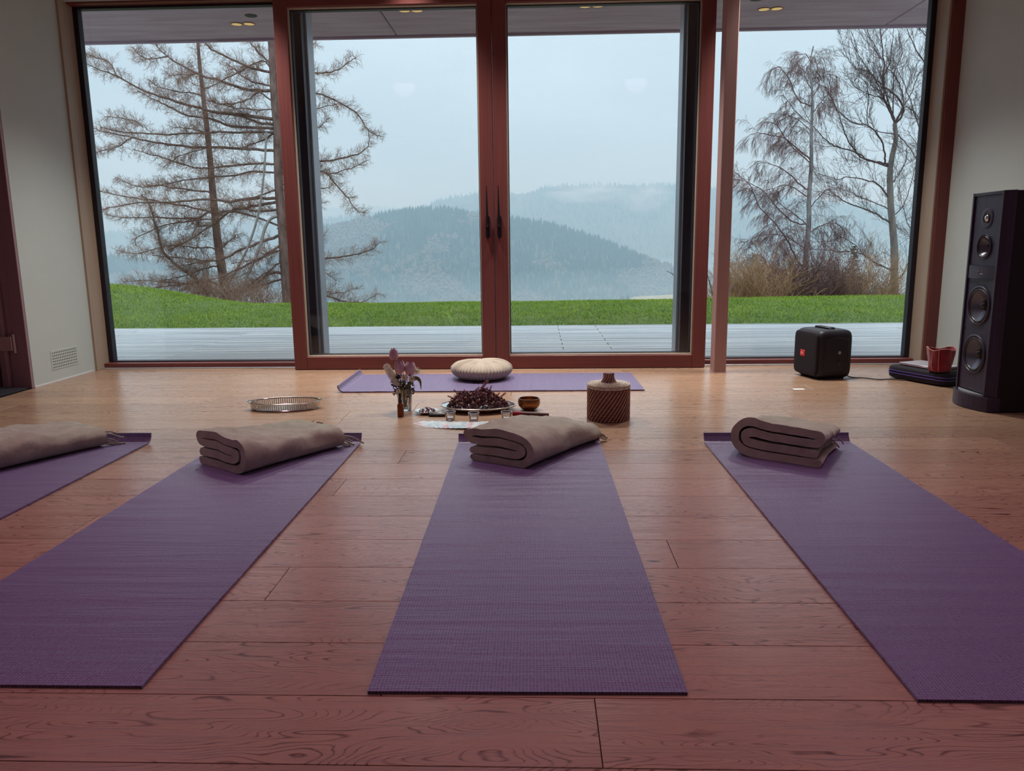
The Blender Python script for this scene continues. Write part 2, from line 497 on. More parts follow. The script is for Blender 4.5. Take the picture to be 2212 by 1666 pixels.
# ------------------------------------------------------------------ mesh helpers
class MB:
    def __init__(s):
        s.v, s.f = [], []

    def add(s, vs_, fs_):
        o = len(s.v)
        s.v.extend([tuple(p) for p in vs_])
        s.f.extend([tuple(i + o for i in q) for q in fs_])
        return s

    def box(s, x0, x1, y0, y1, z0, z1, mtx=None):
        p = [Vector((x, y, z)) for z in (z0, z1) for x, y in ((x0, y0), (x1, y0), (x1, y1), (x0, y1))]
        if mtx is not None:
            p = [mtx @ q for q in p]
        return s.add(p, [(3, 2, 1, 0), (4, 5, 6, 7), (0, 1, 5, 4), (1, 2, 6, 5), (2, 3, 7, 6), (3, 0, 4, 7)])

    def bbox(s, x0, x1, y0, y1, z0, z1, b, mtx=None):
        """box with chamfered edges"""
        p, f = [], []
        X, Y, Z = (x0, x1), (y0, y1), (z0, z1)
        sg = (1, -1)
        idx = {}
        for i in (0, 1):
            for j in (0, 1):
                for k in (0, 1):
                    for a in range(3):
                        q = [X[i] + (b * sg[i] if a != 0 else 0), Y[j] + (b * sg[j] if a != 1 else 0), Z[k] + (b * sg[k] if a != 2 else 0)]
                        idx[i, j, k, a] = len(p)
                        p.append(Vector(q))
        for i in (0, 1):
            f.append([idx[i, j, k, 0] for j, k in ((0, 0), (1, 0), (1, 1), (0, 1))])
            f.append([idx[j, i, k, 1] for j, k in ((0, 0), (1, 0), (1, 1), (0, 1))])
            f.append([idx[j, k, i, 2] for j, k in ((0, 0), (1, 0), (1, 1), (0, 1))])
        for i in (0, 1):
            for j in (0, 1):
                f.append([idx[i, j, 0, 0], idx[i, j, 1, 0], idx[i, j, 1, 1], idx[i, j, 0, 1]])
                f.append([idx[i, 0, j, 0], idx[i, 1, j, 0], idx[i, 1, j, 2], idx[i, 0, j, 2]])
                f.append([idx[0, i, j, 1], idx[1, i, j, 1], idx[1, i, j, 2], idx[0, i, j, 2]])
                for k in (0, 1):
                    f.append([idx[i, j, k, 0], idx[i, j, k, 1], idx[i, j, k, 2]])
        if mtx is not None:
            p = [mtx @ q for q in p]
        ce = sum(p, Vector()) / len(p)
        g = []
        for q in f:
            a = p[q[0]]
            nrm = (p[q[1]] - a).cross(p[q[2]] - a)
            mid = sum((p[i] for i in q), Vector()) / len(q)
            g.append(tuple(q) if nrm.dot(mid - ce) > 0 else tuple(reversed(q)))
        return s.add(p, g)

    def lathe(s, prof, n=32, mtx=None, sx=1.0, sy=1.0, fn=None):
        """profile [(r, z)], turned about z; r = 0 gives a pole"""
        p, f, rows = [], [], []
        for r, z in prof:
            if r < 1e-6:
                rows.append([len(p)] * n)
                p.append(Vector((0, 0, z)))
            else:
                rows.append(list(range(len(p), len(p) + n)))
                for i in range(n):
                    a = 2 * math.pi * i / n
                    q = Vector((r * sx * math.cos(a), r * sy * math.sin(a), z))
                    p.append(fn(q, a, r, z) if fn else q)
        for k in range(len(rows) - 1):
            A, B = rows[k], rows[k + 1]
            for i in range(n):
                j = (i + 1) % n
                q = [A[i], A[j], B[j], B[i]]
                q = [x for t, x in enumerate(q) if x not in q[:t]]
                if len(q) > 2:
                    f.append(q)
        if mtx is not None:
            p = [mtx @ q for q in p]
        return s.add(p, f)

    def tube(s, pts, rad, n=8, closed=False, cap=True):
        pts = [Vector(q) for q in pts]
        m = len(pts)
        rad = [float(q) for q in rad] if hasattr(rad, '__len__') else [rad] * m
        p, f = [], []
        up = None
        for i in range(m):
            a = pts[(i - 1) % m] if closed or i else pts[0]
            b = pts[(i + 1) % m] if closed or i < m - 1 else pts[-1]
            d = (b - a).normalized()
            if up is None:
                up = Vector((0, 0, 1)) if abs(d.z) < 0.9 else Vector((1, 0, 0))
            e1 = d.cross(up)
            e1 = e1.normalized() if e1.length > 1e-6 else d.orthogonal().normalized()
            e2 = e1.cross(d)
            up = e2
            for k in range(n):
                t = 2 * math.pi * k / n
                p.append(pts[i] + rad[i] * (math.cos(t) * e1 + math.sin(t) * e2))
        for i in range(m if closed else m - 1):
            for k in range(n):
                a, b = i * n, ((i + 1) % m) * n
                f.append((a + k, b + k, b + (k + 1) % n, a + (k + 1) % n))
        if cap and not closed:
            f.append(tuple(range(n)))
            f.append(tuple((m - 1) * n + k for k in reversed(range(n))))
        return s.add(p, f)

    def grid(s, fn, nu, nv, flip=False):
        p = [fn(i / nu, j / nv) for j in range(nv + 1) for i in range(nu + 1)]
        w = nu + 1
        f = [(j * w + i, j * w + i + 1, (j + 1) * w + i + 1, (j + 1) * w + i) for j in range(nv) for i in range(nu)]
        if flip:
            f = [tuple(reversed(q)) for q in f]
        return s.add(p, f)

    def mesh(s, name, mat, smooth=40):
        me = bpy.data.meshes.new(name)
        me.from_pydata(s.v, [], s.f)
        me.materials.append(MT[mat] if isinstance(mat, str) else mat)
        if smooth:
            me.shade_smooth()
            me.set_sharp_from_angle(angle=R(smooth))
        me.update()
        return me

    def build(s, name, mat, parent=None, smooth=40, loc=None, **props):
        return link(name, s.mesh(name, mat, smooth), parent, loc, **props)


def link(name, me, parent=None, loc=None, rotz=0.0, **props):
    o = bpy.data.objects.new(name, me)
    COL.objects.link(o)
    if parent is not None:
        o.parent = parent
    if loc is not None:
        o.location = loc
    if rotz:
        o.rotation_euler = (0, 0, rotz)
    for k, v_ in props.items():
        if v_ is not None:
            o[k] = v_
    return o


def thing(name, label, cat, loc=(0, 0, 0), rotz=0.0, group=None):
    return link(name, None, None, loc, rotz, label=label, category=cat, group=group)


def struct(name, loc=(0, 0, 0)):
    return link(name, None, None, loc, kind='structure')


def copy_tree(o, parent=None):
    c = o.copy()
    COL.objects.link(c)
    if parent is not None:
        c.parent = parent
    for ch in list(o.children):
        copy_tree(ch, c)
    return c


def smoothpath(pts, n):
    """Catmull-Rom through points"""
    P_ = [Vector(q) for q in pts]
    P_ = [2 * P_[0] - P_[1]] + P_ + [2 * P_[-1] - P_[-2]]
    out = []
    for i in range(1, len(P_) - 2):
        for k in range(n):
            t = k / n
            a, b, c, d = P_[i - 1:i + 3]
            out.append(0.5 * (2 * b + (c - a) * t + (2 * a - 5 * b + 4 * c - d) * t * t + (3 * b - a - 3 * c + d) * t ** 3))
    out.append(P_[-2])
    return out

# ================================================================== ROOM SHELL
XL, XR = -3.10, 2.65          # side walls
YB = -3.0                     # back wall behind the camera
YF = 5.20                     # room face of the window wall

floor = struct('floor')
MB().box(XL - 0.3, XR + 0.3, YB, 5.45, -0.08, -0.018).build('subfloor', 'subfloor', floor, 0)
PW, PL, GAP = 0.1955, 2.2, 0.0016
plank_mesh = MB().bbox(-PL / 2 + GAP / 2, PL / 2 - GAP / 2, -PW / 2 + GAP / 2, PW / 2 - GAP / 2, -0.018, 0.0, 0.0007).mesh('floor_plank', 'oak', 0)
JOINT = {2: -0.66, 3: 0.36, 0: 1.9, 8: -0.55, 1: -2.2, -1: 2.3, 4: -1.4, 5: 2.2}
for k in range(-22, 21):
    yc = 1.31 + PW * (k + 0.5)
    y1 = min(yc + PW / 2, 5.30)
    j = JOINT.get(k, rnd.uniform(-1.1, 1.1))
    xs = [j]
    while xs[0] > XL:
        xs.insert(0, xs[0] - PL)
    while xs[-1] < XR:
        xs.append(xs[-1] + PL)
    for a, b in zip(xs[:-1], xs[1:]):
        a2, b2 = max(a, XL), min(b, XR)
        if b2 - a2 < 0.02:
            continue
        if a2 == a and b2 == b and k < 20:
            link('floor_plank', plank_mesh, floor, ((a + b) / 2, yc, 0))
        else:
            mid = (a2 + b2) / 2
            hy = PW / 2
            MB().bbox(a2 - mid + GAP / 2, b2 - mid - GAP / 2, -hy + GAP / 2, y1 - yc - GAP / 2, -0.018, 0.0, 0.0007).build('floor_plank', 'oak', floor, 0, (mid, yc, 0))

ceiling = struct('ceiling')
MB().box(XL - 0.3, XR + 0.3, YB, 5.30, CEILING_Z, CEILING_Z + 0.12).build('ceiling_slab', 'ceiling', ceiling, 0)

DOOR_Y0, DOOR_Y1, DOOR_Z = 3.55, 4.56, 2.25
wl = struct('wall_left')
m = MB()
m.box(XL - 0.35, XL, DOOR_Y1, YF + 0.02, 0, CEILING_Z)
m.box(XL - 0.35, XL, YB, DOOR_Y0, 0, CEILING_Z)
m.box(XL - 0.35, XL, DOOR_Y0, DOOR_Y1, DOOR_Z, CEILING_Z)
m.build('plaster', 'wall', wl, 0)
bl = struct('baseboard_left')
MB().box(XL, XL + 0.003, DOOR_Y1 + 0.002, YF, 0.0005, 0.008).build('skirting_strip', 'sticker', bl, 0)
wr = struct('wall_right')
MB().box(XR, XR + 0.3, YB, YF + 0.02, 0, CEILING_Z).build('plaster', 'wall', wr, 0)
wb = struct('wall_back')
MB().box(XL - 0.35, XR + 0.3, YB - 0.2, YB, 0, CEILING_Z).build('plaster', 'ceiling', wb, 0)
wf = struct('wall_front')
m = MB()
m.box(XL - 0.35, XR + 0.3, 5.20, 5.45, 2.43, CEILING_Z + 0.1)
m.box(XL - 0.6, XL, YF + 0.02, 5.50, -0.1, CEILING_Z)
m.box(2.66, XR + 0.4, YF + 0.02, 5.50, -0.1, CEILING_Z)
m.build('plaster', 'wall', wf, 0)

# ---- left door in its deep plum lining, seen at the frame's left edge
d3 = struct('door_3')
m = MB()
m.bbox(XL - 0.115, XL - 0.001, DOOR_Y1 - 0.022, DOOR_Y1 - 0.001, 0, DOOR_Z, 0.002)
m.box(XL - 0.345, XL - 0.12, DOOR_Y1 - 0.016, DOOR_Y1 - 0.001, 0, DOOR_Z)
m.box(XL - 0.345, XL, DOOR_Y0 + 0.001, DOOR_Y0 + 0.022, 0, DOOR_Z)
m.box(XL - 0.345, XL, DOOR_Y0, DOOR_Y1, DOOR_Z - 0.022, DOOR_Z - 0.001)
m.build('door_lining', 'plum', d3, 0)
MB().bbox(XL - 0.165, XL - 0.125, DOOR_Y1 - 0.045, DOOR_Y1 - 0.017, 0.01, DOOR_Z - 0.03, 0.003).build('door_edge_strip', 'plum', d3, 0)
MB().bbox(XL - 0.235, XL - 0.175, DOOR_Y0 + 0.03, DOOR_Y1 - 0.03, 0.012, DOOR_Z - 0.03, 0.003).build('door_leaf', 'door_red', d3, 0)
h = MB().bbox(XL - 0.235, XL - 0.076, DOOR_Y1 - 0.050, DOOR_Y1 - 0.044, 0.236, 0.322, 0.002).build('hinge', 'hinge', d3, 0, label='pale rose metal hinge plate low on the left door')
MB().tube([(XL - 0.070, DOOR_Y1 - 0.036, 0.222), (XL - 0.070, DOOR_Y1 - 0.036, 0.336)], 0.008, 10).build('hinge_pin', 'hinge', h)
dm = MB().bbox(XL - 0.9, XL - 0.002, 3.62, DOOR_Y1 - 0.055, -0.0005, 0.012, 0.004).build('doormat', 'doormat', None, 0,
    label='flat black doormat in the left doorway recess', category='doormat')

# ---- vent of small holes low on the left wall
vt = thing('wall_vent', 'white vent plate with rows of tiny dark holes low on left wall', 'vent', (XL, 4.89, 0.14))
MB().bbox(0.0, 0.0022, -0.142, 0.142, -0.062, 0.062, 0.001).build('vent_plate', 'wall', vt, 0)
m = MB()
for i in range(14):
    for j in range(6):
        y, z = -0.123 + 0.246 * i / 13, -0.046 + 0.092 * j / 5
        m.add([(0.0026, y + 0.0048 * math.cos(a), z + 0.0048 * math.sin(a)) for a in [k * math.pi / 4 for k in range(8)]], [tuple(range(8))])
m.build('vent_holes', 'hole', vt, 0, kind='stuff')

# ================================================================== WINDOW WALL
GY = 5.40          # fixed glass plane
HZ = 2.43          # window head


def rect_frame(mb, x0, x1, z0, z1, w, y0, y1, b=0.003, wb_=None, wt=None):
    wb_, wt = wb_ or w, wt or w
    mb.bbox(x0, x0 + w, y0, y1, z0, z1, b)
    mb.bbox(x1 - w, x1, y0, y1, z0, z1, b)
    mb.bbox(x0 + w, x1 - w, y0, y1, z0, z0 + wb_, b)
    mb.bbox(x0 + w, x1 - w, y0, y1, z1 - wt, z1, b)


def fixed_window(name, x0, x1, side):
    w = struct(name)
    m = MB()      # sill and head
    m.bbox(x0, x1, 5.31, 5.44, 0.006, 0.036, 0.002)
    m.bbox(x0, x1, 5.31, 5.44, HZ - 0.012, HZ + 0.03, 0.002)
    m.build('window_rail', 'frame_h', w, 0)
    MB().bbox(x0, x1, 5.285, 5.33, -0.006, 0.0065, 0.002).build('threshold_strip', 'alu', w, 0)
    m = MB()
    rect_frame(m, x0, x1, 0.034, HZ - 0.010, 0.034, 5.375, 5.43, 0.002, 0.010, 0.016)
    m.build('window_gasket', 'gasket', w, 0)
    MB().box(x0 + 0.01, x1 - 0.01, GY, GY + 0.008, 0.04, HZ - 0.02).build('pane', 'pane', w, 0)
    return w


w1 = fixed_window('window_1', -3.085, -1.60, -1)
MB().bbox(XL - 0.002, -3.085, YF + 0.02, 5.44, 0, HZ + 0.02, 0.0015).build('window_jamb', 'jamb', w1, 0)
w2 = fixed_window('window_2', 1.02, 2.56, 1)
MB().bbox(2.56, 2.575, 5.215, 5.44, 0, HZ + 0.02, 0.002).build('window_jamb', 'jamb', w2, 0)
MB().bbox(2.5752, 2.662, 5.20, 5.44, 0, HZ + 0.02, 0.003).build('window_frame_post', 'frame', w2, 0)


# mullions behind the sliding leaves, dark rubber inside and grey metal cladding outside
for nm, x, sg in (('trim_2', -1.575, 1), ('trim_3', 1.00, -1)):
    t = struct(nm)
    MB().bbox(x - 0.028, x + 0.028, 5.335, 5.415, 0.0, HZ, 0.002).build('mullion_seal', 'gasket', t, 0)
    MB().bbox(x - 0.028 + sg * 0.014, x + 0.028 + sg * 0.014, 5.416, 5.56, 0.0, HZ, 0.003).build('mullion_cladding', 'alu', t, 0)


def sliding_door(name, x0, x1, hx):
    d = struct(name)
    y0, y1 = 5.19, 5.28
    sw, zb, zt = 0.087, 0.092, 2.335
    for a in (x0, x1 - sw):
        MB().bbox(a, a + sw, y0, y1, 0.004, 2.425, 0.003).build('stile', 'frame', d, 0)
    MB().bbox(x0 + sw + 0.0004, x1 - sw - 0.0004, y0, y1, 0.004, zb, 0.003).build('bottom_rail', 'frame_h', d, 0)
    MB().bbox(x0 + sw + 0.0004, x1 - sw - 0.0004, y0, y1, zt, 2.425, 0.003).build('top_rail', 'frame_h', d, 0)
    m = MB()
    rect_frame(m, x0 + sw, x1 - sw, zb, zt, 0.006, y0 + 0.012, y1, 0.001)
    m.build('glazing_bead', 'jamb', d, 0)
    m = MB()
    rect_frame(m, x0 + sw + 0.004, x1 - sw - 0.004, zb + 0.004, zt - 0.004, 0.008, 5.238, 5.285, 0.001)
    m.build('pane_seal', 'gasket', d, 0)
    MB().box(x0 + sw - 0.01, x1 - sw + 0.01, 5.245, 5.252, zb - 0.01, zt + 0.01).build('pane', 'pane', d, 0)
    # handle: rounded backplate and a slim tapering lever standing straight up
    m = MB()
    outl = []
    for k in range(9):
        a = math.pi + math.pi * k / 8
        outl.append((0.0145 * math.cos(a), 0.895 + 0.0165 * math.sin(a)))
    for k in range(9):
        a = math.pi * k / 8
        outl.append((0.0135 * math.cos(a), 1.012 + 0.012 * math.sin(a)))
    n = len(outl)
    pts = [(hx + u, y0 - 0.0005, z) for u, z in outl] + [(hx + u * 0.9, y0 - 0.016, z * 1.0) for u, z in outl]
    m.add(pts, [(i, (i + 1) % n, n + (i + 1) % n, n + i) for i in range(n)] + [tuple(range(n, 2 * n))])
    hb = m.build('handle', 'handle', d, 50, label='black upright handle')
    MB().tube([(hx, y0 - 0.02, 0.955), (hx, y0 - 0.038, 0.97), (hx - 0.001, y0 - 0.042, 1.03), (hx - 0.002, y0 - 0.042, 1.12), (hx - 0.003, y0 - 0.04, 1.214)],
              [0.009, 0.0085, 0.0075, 0.0052, 0.0024], 8).build('handle_lever', 'handle', hb)


sliding_door('door_1', -1.68, -0.2925, -0.333)
sliding_door('door_2', -0.2885, 1.12, -0.256)
t = struct('trim_4')
MB().bbox(-1.70, 1.14, 5.285, 5.45, -0.01, 0.003, 0.002).build('door_track', 'alu', t, 0)

t1 = struct('trim_1')
MB().bbox(1.132, 1.212, 4.98, 5.085, 0.0, CEILING_Z, 0.004).build('post', 'column', t1, 0)
MB().bbox(1.128, 1.216, 4.976, 5.089, 0.0, 0.004, 0.001).build('post_foot', 'column', t1, 0)

# ================================================================== OUTSIDE: soffit, deck, lawn
so = struct('soffit')
SZ = 2.60
for a, b in ((-9.0, -1.204), (-1.196, 2.896), (2.904, 9.0)):
    MB().bbox(a, b, 5.45, 6.95, SZ, SZ + 0.25, 0.008).build('concrete_panel', 'concrete', so, 0)
MB().bbox(-9, 9, 6.955, 6.985, SZ - 0.02, SZ + 0.3, 0.004).build('drip_edge', 'concrete', so, 0)


def lamp_reflection(pos, label):  # glowing discs on the soffit imitate room lamps mirrored in the glass
    t = thing('lamp_reflection', label, 'lamp', ((pos[0][0] + pos[1][0]) / 2, (pos[0][1] + pos[1][1]) / 2, SZ), 0, 'twin lamp reflections placed on the concrete soffit')
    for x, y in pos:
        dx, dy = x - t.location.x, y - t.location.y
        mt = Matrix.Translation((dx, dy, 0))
        MB().lathe([(0.043, 0.001), (0.048, -0.003), (0.043, -0.007), (0.041, -0.004)], 20, mt).build('added_rim', 'bronze', t)
        MB().lathe([(0.0, -0.0045), (0.041, -0.0045)], 20, mt).build('reflection_disc', 'reflection_glow', t)


lamp_reflection([(-2.405, 6.51), (-2.305, 6.51)], 'glowing disc pair imitating lamp reflections above the leftmost pane, beside larch tops')
lamp_reflection([(-1.01, 6.25), (-0.915, 6.255)], 'glowing disc pair imitating lamp reflections above the left sliding door')
lamp_reflection([(0.362, 6.24), (0.458, 6.235)], 'glowing disc pair imitating lamp reflections above the right sliding door')
lamp_reflection([(1.745, 6.42), (1.84, 6.41)], 'glowing disc pair imitating lamp reflections above the rightmost pane')
for x, y, lb in ((-2.21, 6.30, 'small black round soffit fitting above the leftmost pane'), (1.62, 6.17, 'black round soffit fitting cut by top of the photo, right pane')):
    t = thing('soffit_fitting', lb, 'fitting', (x, y, SZ), 0, 'black round fittings in the soffit')
    MB().lathe([(0.0, -0.006), (0.040, -0.006), (0.047, -0.003), (0.048, 0.001)], 20).build('fitting_disc', 'black', t)
ORD = ['first', 'second', 'third', 'fourth', 'fifth', 'sixth', 'seventh', 'eighth', 'ninth', 'tenth', 'eleventh', 'twelfth', 'thirteenth', 'fourteenth', 'fifteenth']
for k, (x, y) in enumerate(KEY_LIGHTS + FILL_LIGHTS + BACK_FILLS):  # rims put up around the added ceiling lights
    row, k = ('ceiling row by the windows', k) if k < 4 else (('ceiling row over the blankets', k - 4) if k < 7 else ('rear ceiling row', k - 7))
    t = thing('added_downlight', ORD[k] + ' added downlight from the left in the ' + row, 'lamp', (x, y, CEILING_Z), 0, 'added downlights in the ' + row)
    MB().lathe([(0.15, 0.0), (0.152, -0.006), (0.14, -0.010), (0.132, -0.002)], 24).build('added_rim', 'alu', t)

deck = struct('deck')
DZ = -0.03
MB().box(-10, 9, 5.50, 8.46, -0.2, -0.075).build('deck_joists', 'gasket', deck, 0)
BW = 0.1465
ny = int((8.44 - 5.52) / BW)
for k in range(ny):
    y = 5.52 + BW * (k + 0.5)
    cuts = [-10, -6.1, -4.3 + 0.03 * rnd.random(), -3.0, 0.205, 0.607, 4.2, 9]
    if k % 4 == 1:
        cuts = [-10, -7.5, -4.3, 5.2, 9]
    if k % 4 == 3:
        cuts = [-10, -3.0, 3.6, 9]
    for a, b in zip(cuts[:-1], cuts[1:]):
        z = DZ + rnd.uniform(-0.0015, 0.0015)
        MB().bbox(-(b - a) / 2 + 0.003, (b - a) / 2 - 0.003, -BW / 2 + 0.0045, BW / 2 - 0.0045, -0.028, 0, 0.003).build('deck_board', 'deck', deck, 0, ((a + b) / 2, y, z))
YD = 5.52 + BW * ny
MB().bbox(-10, 9, YD + 0.004, YD + 0.03, -0.16, DZ + 0.004, 0.003).build('deck_edge_board', 'deck', deck, 0)


def lawn_z(x, y):
    t = max(0.0, min(1.0, (y - 8.5) / 2.6))
    base = -0.055 + 0.05 * t
    base += 0.035 * max(0.0, min(1.0, (x - 0.6) / 3.0)) * t
    md = 1.0 - max(0.0, min(1.0, (x + 7.2) / 3.0))
    md = md * md * (3 - 2 * md)
    base += 0.24 * md * max(0.0, min(1.0, (y - 8.9) / 2.4)) + 0.12 * md * max(0, min(1, (y - 10.5) / 2.0))
    if y > 11.4:
        base -= 0.05 * (y - 11.4) + 0.03 * (y - 11.4) ** 2 if y < 16 else 0.05 * 4.6 + 0.03 * 21.16 + 0.30 * (y - 16)
    return base + 0.015 * mn.noise(Vector((x * 0.7, y * 0.7, 3)))


ground = struct('ground')
ys = [8.46 + 0.2 * i for i in range(40)] + [17, 19, 22, 27, 34, 45, 60]
xs = [-30 + 0.75 * i for i in range(81)]
m = MB()
pv = [(x * (1 + max(0, y - 16) * 0.05), y, lawn_z(x, y)) for y in ys for x in xs]
w = len(xs)
m.add(pv, [(j * w + i, j * w + i + 1, (j + 1) * w + i + 1, (j + 1) * w + i) for j in range(len(ys) - 1) for i in range(w - 1)])
m.build('lawn_ground', 'soil', ground, 60)
# grass blades
rg = np.random.default_rng(5)
N = 190000
gy = 8.47 + 4.3 * rg.random(N) ** 0.85
gx = (rg.random(N) - 0.5) * 2 * (gy * 0.72 + 0.5) - 0.45
gz = np.array([lawn_z(a, b) for a, b in zip(gx, gy)])
gh = 0.013 + 0.025 * rg.random(N) ** 1.5
ga = rg.random(N) * 6.283
gw = 0.0022 + 0.0024 * rg.random(N)
lean = (rg.random((N, 2)) - 0.5) * 0.07
V = np.zeros((N, 3, 3))
V[:, 0] = np.stack([gx - gw * np.cos(ga), gy - gw * np.sin(ga), gz - 0.004], 1)
V[:, 1] = np.stack([gx + gw * np.cos(ga), gy + gw * np.sin(ga), gz - 0.004], 1)
V[:, 2] = np.stack([gx + lean[:, 0], gy + lean[:, 1], gz + gh], 1)
me = bpy.data.meshes.new('grass')
me.from_pydata(V.reshape(-1, 3).tolist(), [], np.arange(3 * N).reshape(-1, 3).tolist())
me.materials.append(MT['grass'])
link('grass', me, None, None, kind='stuff', label='short green lawn grass between the deck and the trees', category='grass')

# ================================================================== VALLEY, HILLS, HAZE
K = 2.9      # the ridges below were surveyed at one distance scale; the real hills are K times as far
NEAR = [(-1400, -2), (-900, 2), (-551, -5), (-509, -8), (-479, -11), (-452, -17), (-403, -27), (-360, -32), (-326, -28), (-281, 4), (-247, 21), (-215, 28), (-182, 34), (-150, 39), (-123, 41), (-86, 37), (-54, 33), (-23, 27), (9, 23), (41, 13), (73, 2), (104, -10), (136, -21), (163, -30), (211, -41), (285, -52), (442, -62), (900, -70)]
BACK = [(-3000, 0), (-1152, 24), (-819, 52), (-601, 62), (-493, 64), (-386, 70), (-300, 82), (-257, 90), (-214, 105), (-139, 116), (-76, 117), (-45, 111), (-24, 114), (19, 129), (81, 133), (144, 130), (227, 127), (269, 129), (341, 128), (414, 119), (497, 107), (663, 85), (868, 72), (1073, 49), (3000, 20)]
FAR = [(-5000, 120), (-2234, 138), (-1841, 141), (-1066, 152), (-893, 159), (-722, 158), (-627, 163), (-551, 151), (-457, 131), (-307, 105), (70, 92), (2000, 90), (5000, 80)]
SPUR = [(-300, -75), (-120, -62), (-60, -56), (-20, -58), (31, -47), (49, -41), (63, -34), (84, -33), (98, -32), (113, -36), (134, -46), (240, -60), (400, -75)]


def make_hill(name, ridge, D, depth, drop, mat, ntree, th, tan_share, label, seed, xr):
    D, depth, drop = D * K, depth * K, drop * K
    rx = np.array([p[0] for p in ridge]) * K
    rz = np.array([p[1] for p in ridge]) * K
    rg_ = np.random.default_rng(seed)

    def surf(x, v):
        z = np.interp(x, rx, rz) * (1 - v) ** 1.1 + (np.interp(x, rx, rz) * 0.0 - drop) * v
        q = mn.noise(Vector((x * 0.0022 + seed, v * 2.2, seed))) + 0.5 * mn.noise(Vector((x * 0.006 + seed, v * 5, seed + 4)))
        return z + q * D * 0.022 * math.sin(math.pi * min(1, v * 1.2 + 0.02)), D - depth * v
    xs_ = np.linspace(rx[0], rx[-1], 130)
    m = MB()
    rows = []
    for j in range(19):
        v = (j - 1) / 17
        for x in xs_:
            z, y = surf(float(x), max(v, 0.0)) if j else (float(np.interp(x, rx, rz)) - drop * 0.5, D + depth * 0.5)
            m.v.append((float(x), y, float(z)))
    n = len(xs_)
    m.f = [(j * n + i, (j + 1) * n + i, (j + 1) * n + i + 1, j * n + i + 1) for j in range(18) for i in range(n - 1)]
    hl = thing(name, label, 'hill', (0, 0, 0), 0)
    m.build('hill_slope', mat, hl, 80)
    # forest: conifers as slim cones, leafless woods as rounded crowns
    cv, cf, dv, df = [], [], [], []
    a5 = [(math.cos(t * 2 * math.pi / 5), math.sin(t * 2 * math.pi / 5)) for t in range(5)]
    for _ in range(ntree):
        x = float(rg_.uniform(xr[0] * K, xr[1] * K))
        v = float(rg_.random() ** 1.35) * 0.9
        z, y = surf(x, v)
        h_ = th * float(rg_.uniform(0.55, 1.25))
        pn = mn.noise(Vector((x * 0.0042 + seed * 3, y * 0.0042, 9))) + 0.25 * mn.noise(Vector((x * 0.03, y * 0.03, 2)))
        if pn > tan_share:
            o = len(dv)
            h_ *= 0.75
            r_ = h_ * 0.34
            dv += [(x + r_ * c_, y + r_ * s_, z + h_ * 0.45) for c_, s_ in a5] + [(x, y, z + h_ * 0.85), (x, y, z)]
            df += [(o + i, o + (i + 1) % 5, o + 5) for i in range(5)] + [(o + (i + 1) % 5, o + i, o + 6) for i in range(5)]
        else:
            o = len(cv)
            r_ = h_ * 0.2
            cv += [(x + r_ * c_, y + r_ * s_, z + h_ * 0.08) for c_, s_ in a5] + [(x, y, z + h_)]
            cf += [(o + i, o + (i + 1) % 5, o + 5) for i in range(5)]
    for nm, vv, ff, mt in (('conifer_forest', cv, cf, 'conifer'), ('leafless_forest', dv, df, 'leafless')):
        if vv:
            me_ = bpy.data.meshes.new(nm)
            me_.from_pydata(vv, [], ff)
            me_.materials.append(MT[mt])
            link(nm, me_, hl, None, kind='stuff')
    return hl


make_hill('far_ridge', FAR, 3200, 900, 160, 'hillside', 6000, 34, 2, 'faintest low ridge at the far left beyond the larch', 1, (-2400, 500))
make_hill('wooded_mountain', BACK, 1800, 750, 260, 'hillside', 26000, 27, 0.32, 'tall misty wooded mountain behind the nearer dark hill', 2, (-1300, 1200))
make_hill('wooded_hill', NEAR, 900, 420, 150, 'hillside', 42000, 21, 0.10, 'nearer dark rounded wooded hill with pale leafless patches', 3, (-700, 600))
make_hill('valley_spur', SPUR, 520, 200, 90, 'field', 1500, 16, 0.0, 'low spur with pale fields just above the lawn edge', 5, (-160, 60))
vf = struct('valley_floor')
MB().grid(lambda a, b: (-9000 + 18000 * a, 60 + 10000 * b, -24 - 420 * min(1, b * 12)), 8, 60).build('valley_ground', 'hillside', vf, 60)

hz = MB().box(-7000, 7000, 140, 11000, -700, 640).build('valley_haze', volume('valley_haze_air', (0.62, 0.86, 1.0), 0.00036), None, 0, kind='stuff',
    label='pale blue haze filling the valley and veiling the hills', category='haze')

MB().box(-7000, 7000, 145, 10000, -690, -70).build('valley_mist', volume('valley_mist_air', (0.70, 0.88, 1.0), 0.00030), None, 0, kind='stuff',
    label='denser pale mist lying low in the valley beyond the lawn', category='haze')

# low cloud wisps lying against the mountain
for nm, c, s_, dn, lb in (
        ('cloud_wisp', (100 * K, 1660 * K, 108 * K), (105 * K, 34 * K, 26 * K), 0.03, 'white cloud wisp at the middle of the mountain crest'),
        ('cloud_wisp', (222 * K, 1650 * K, 100 * K), (62 * K, 30 * K, 40 * K), 0.025, 'smaller slanting cloud wisp right of the crest, near the door stile')):
    m = MB()
    m.lathe([(0, -1), (0.5, -0.86), (0.86, -0.5), (1, 0), (0.86, 0.5), (0.5, 0.86), (0, 1)], 20)
    o = m.build(nm, volume('cloud_vapour', (1, 1, 1), dn, (1.6, 1.6, 2.2)), None, 60, c, kind='stuff', label=lb, category='cloud')
    o.scale = s_

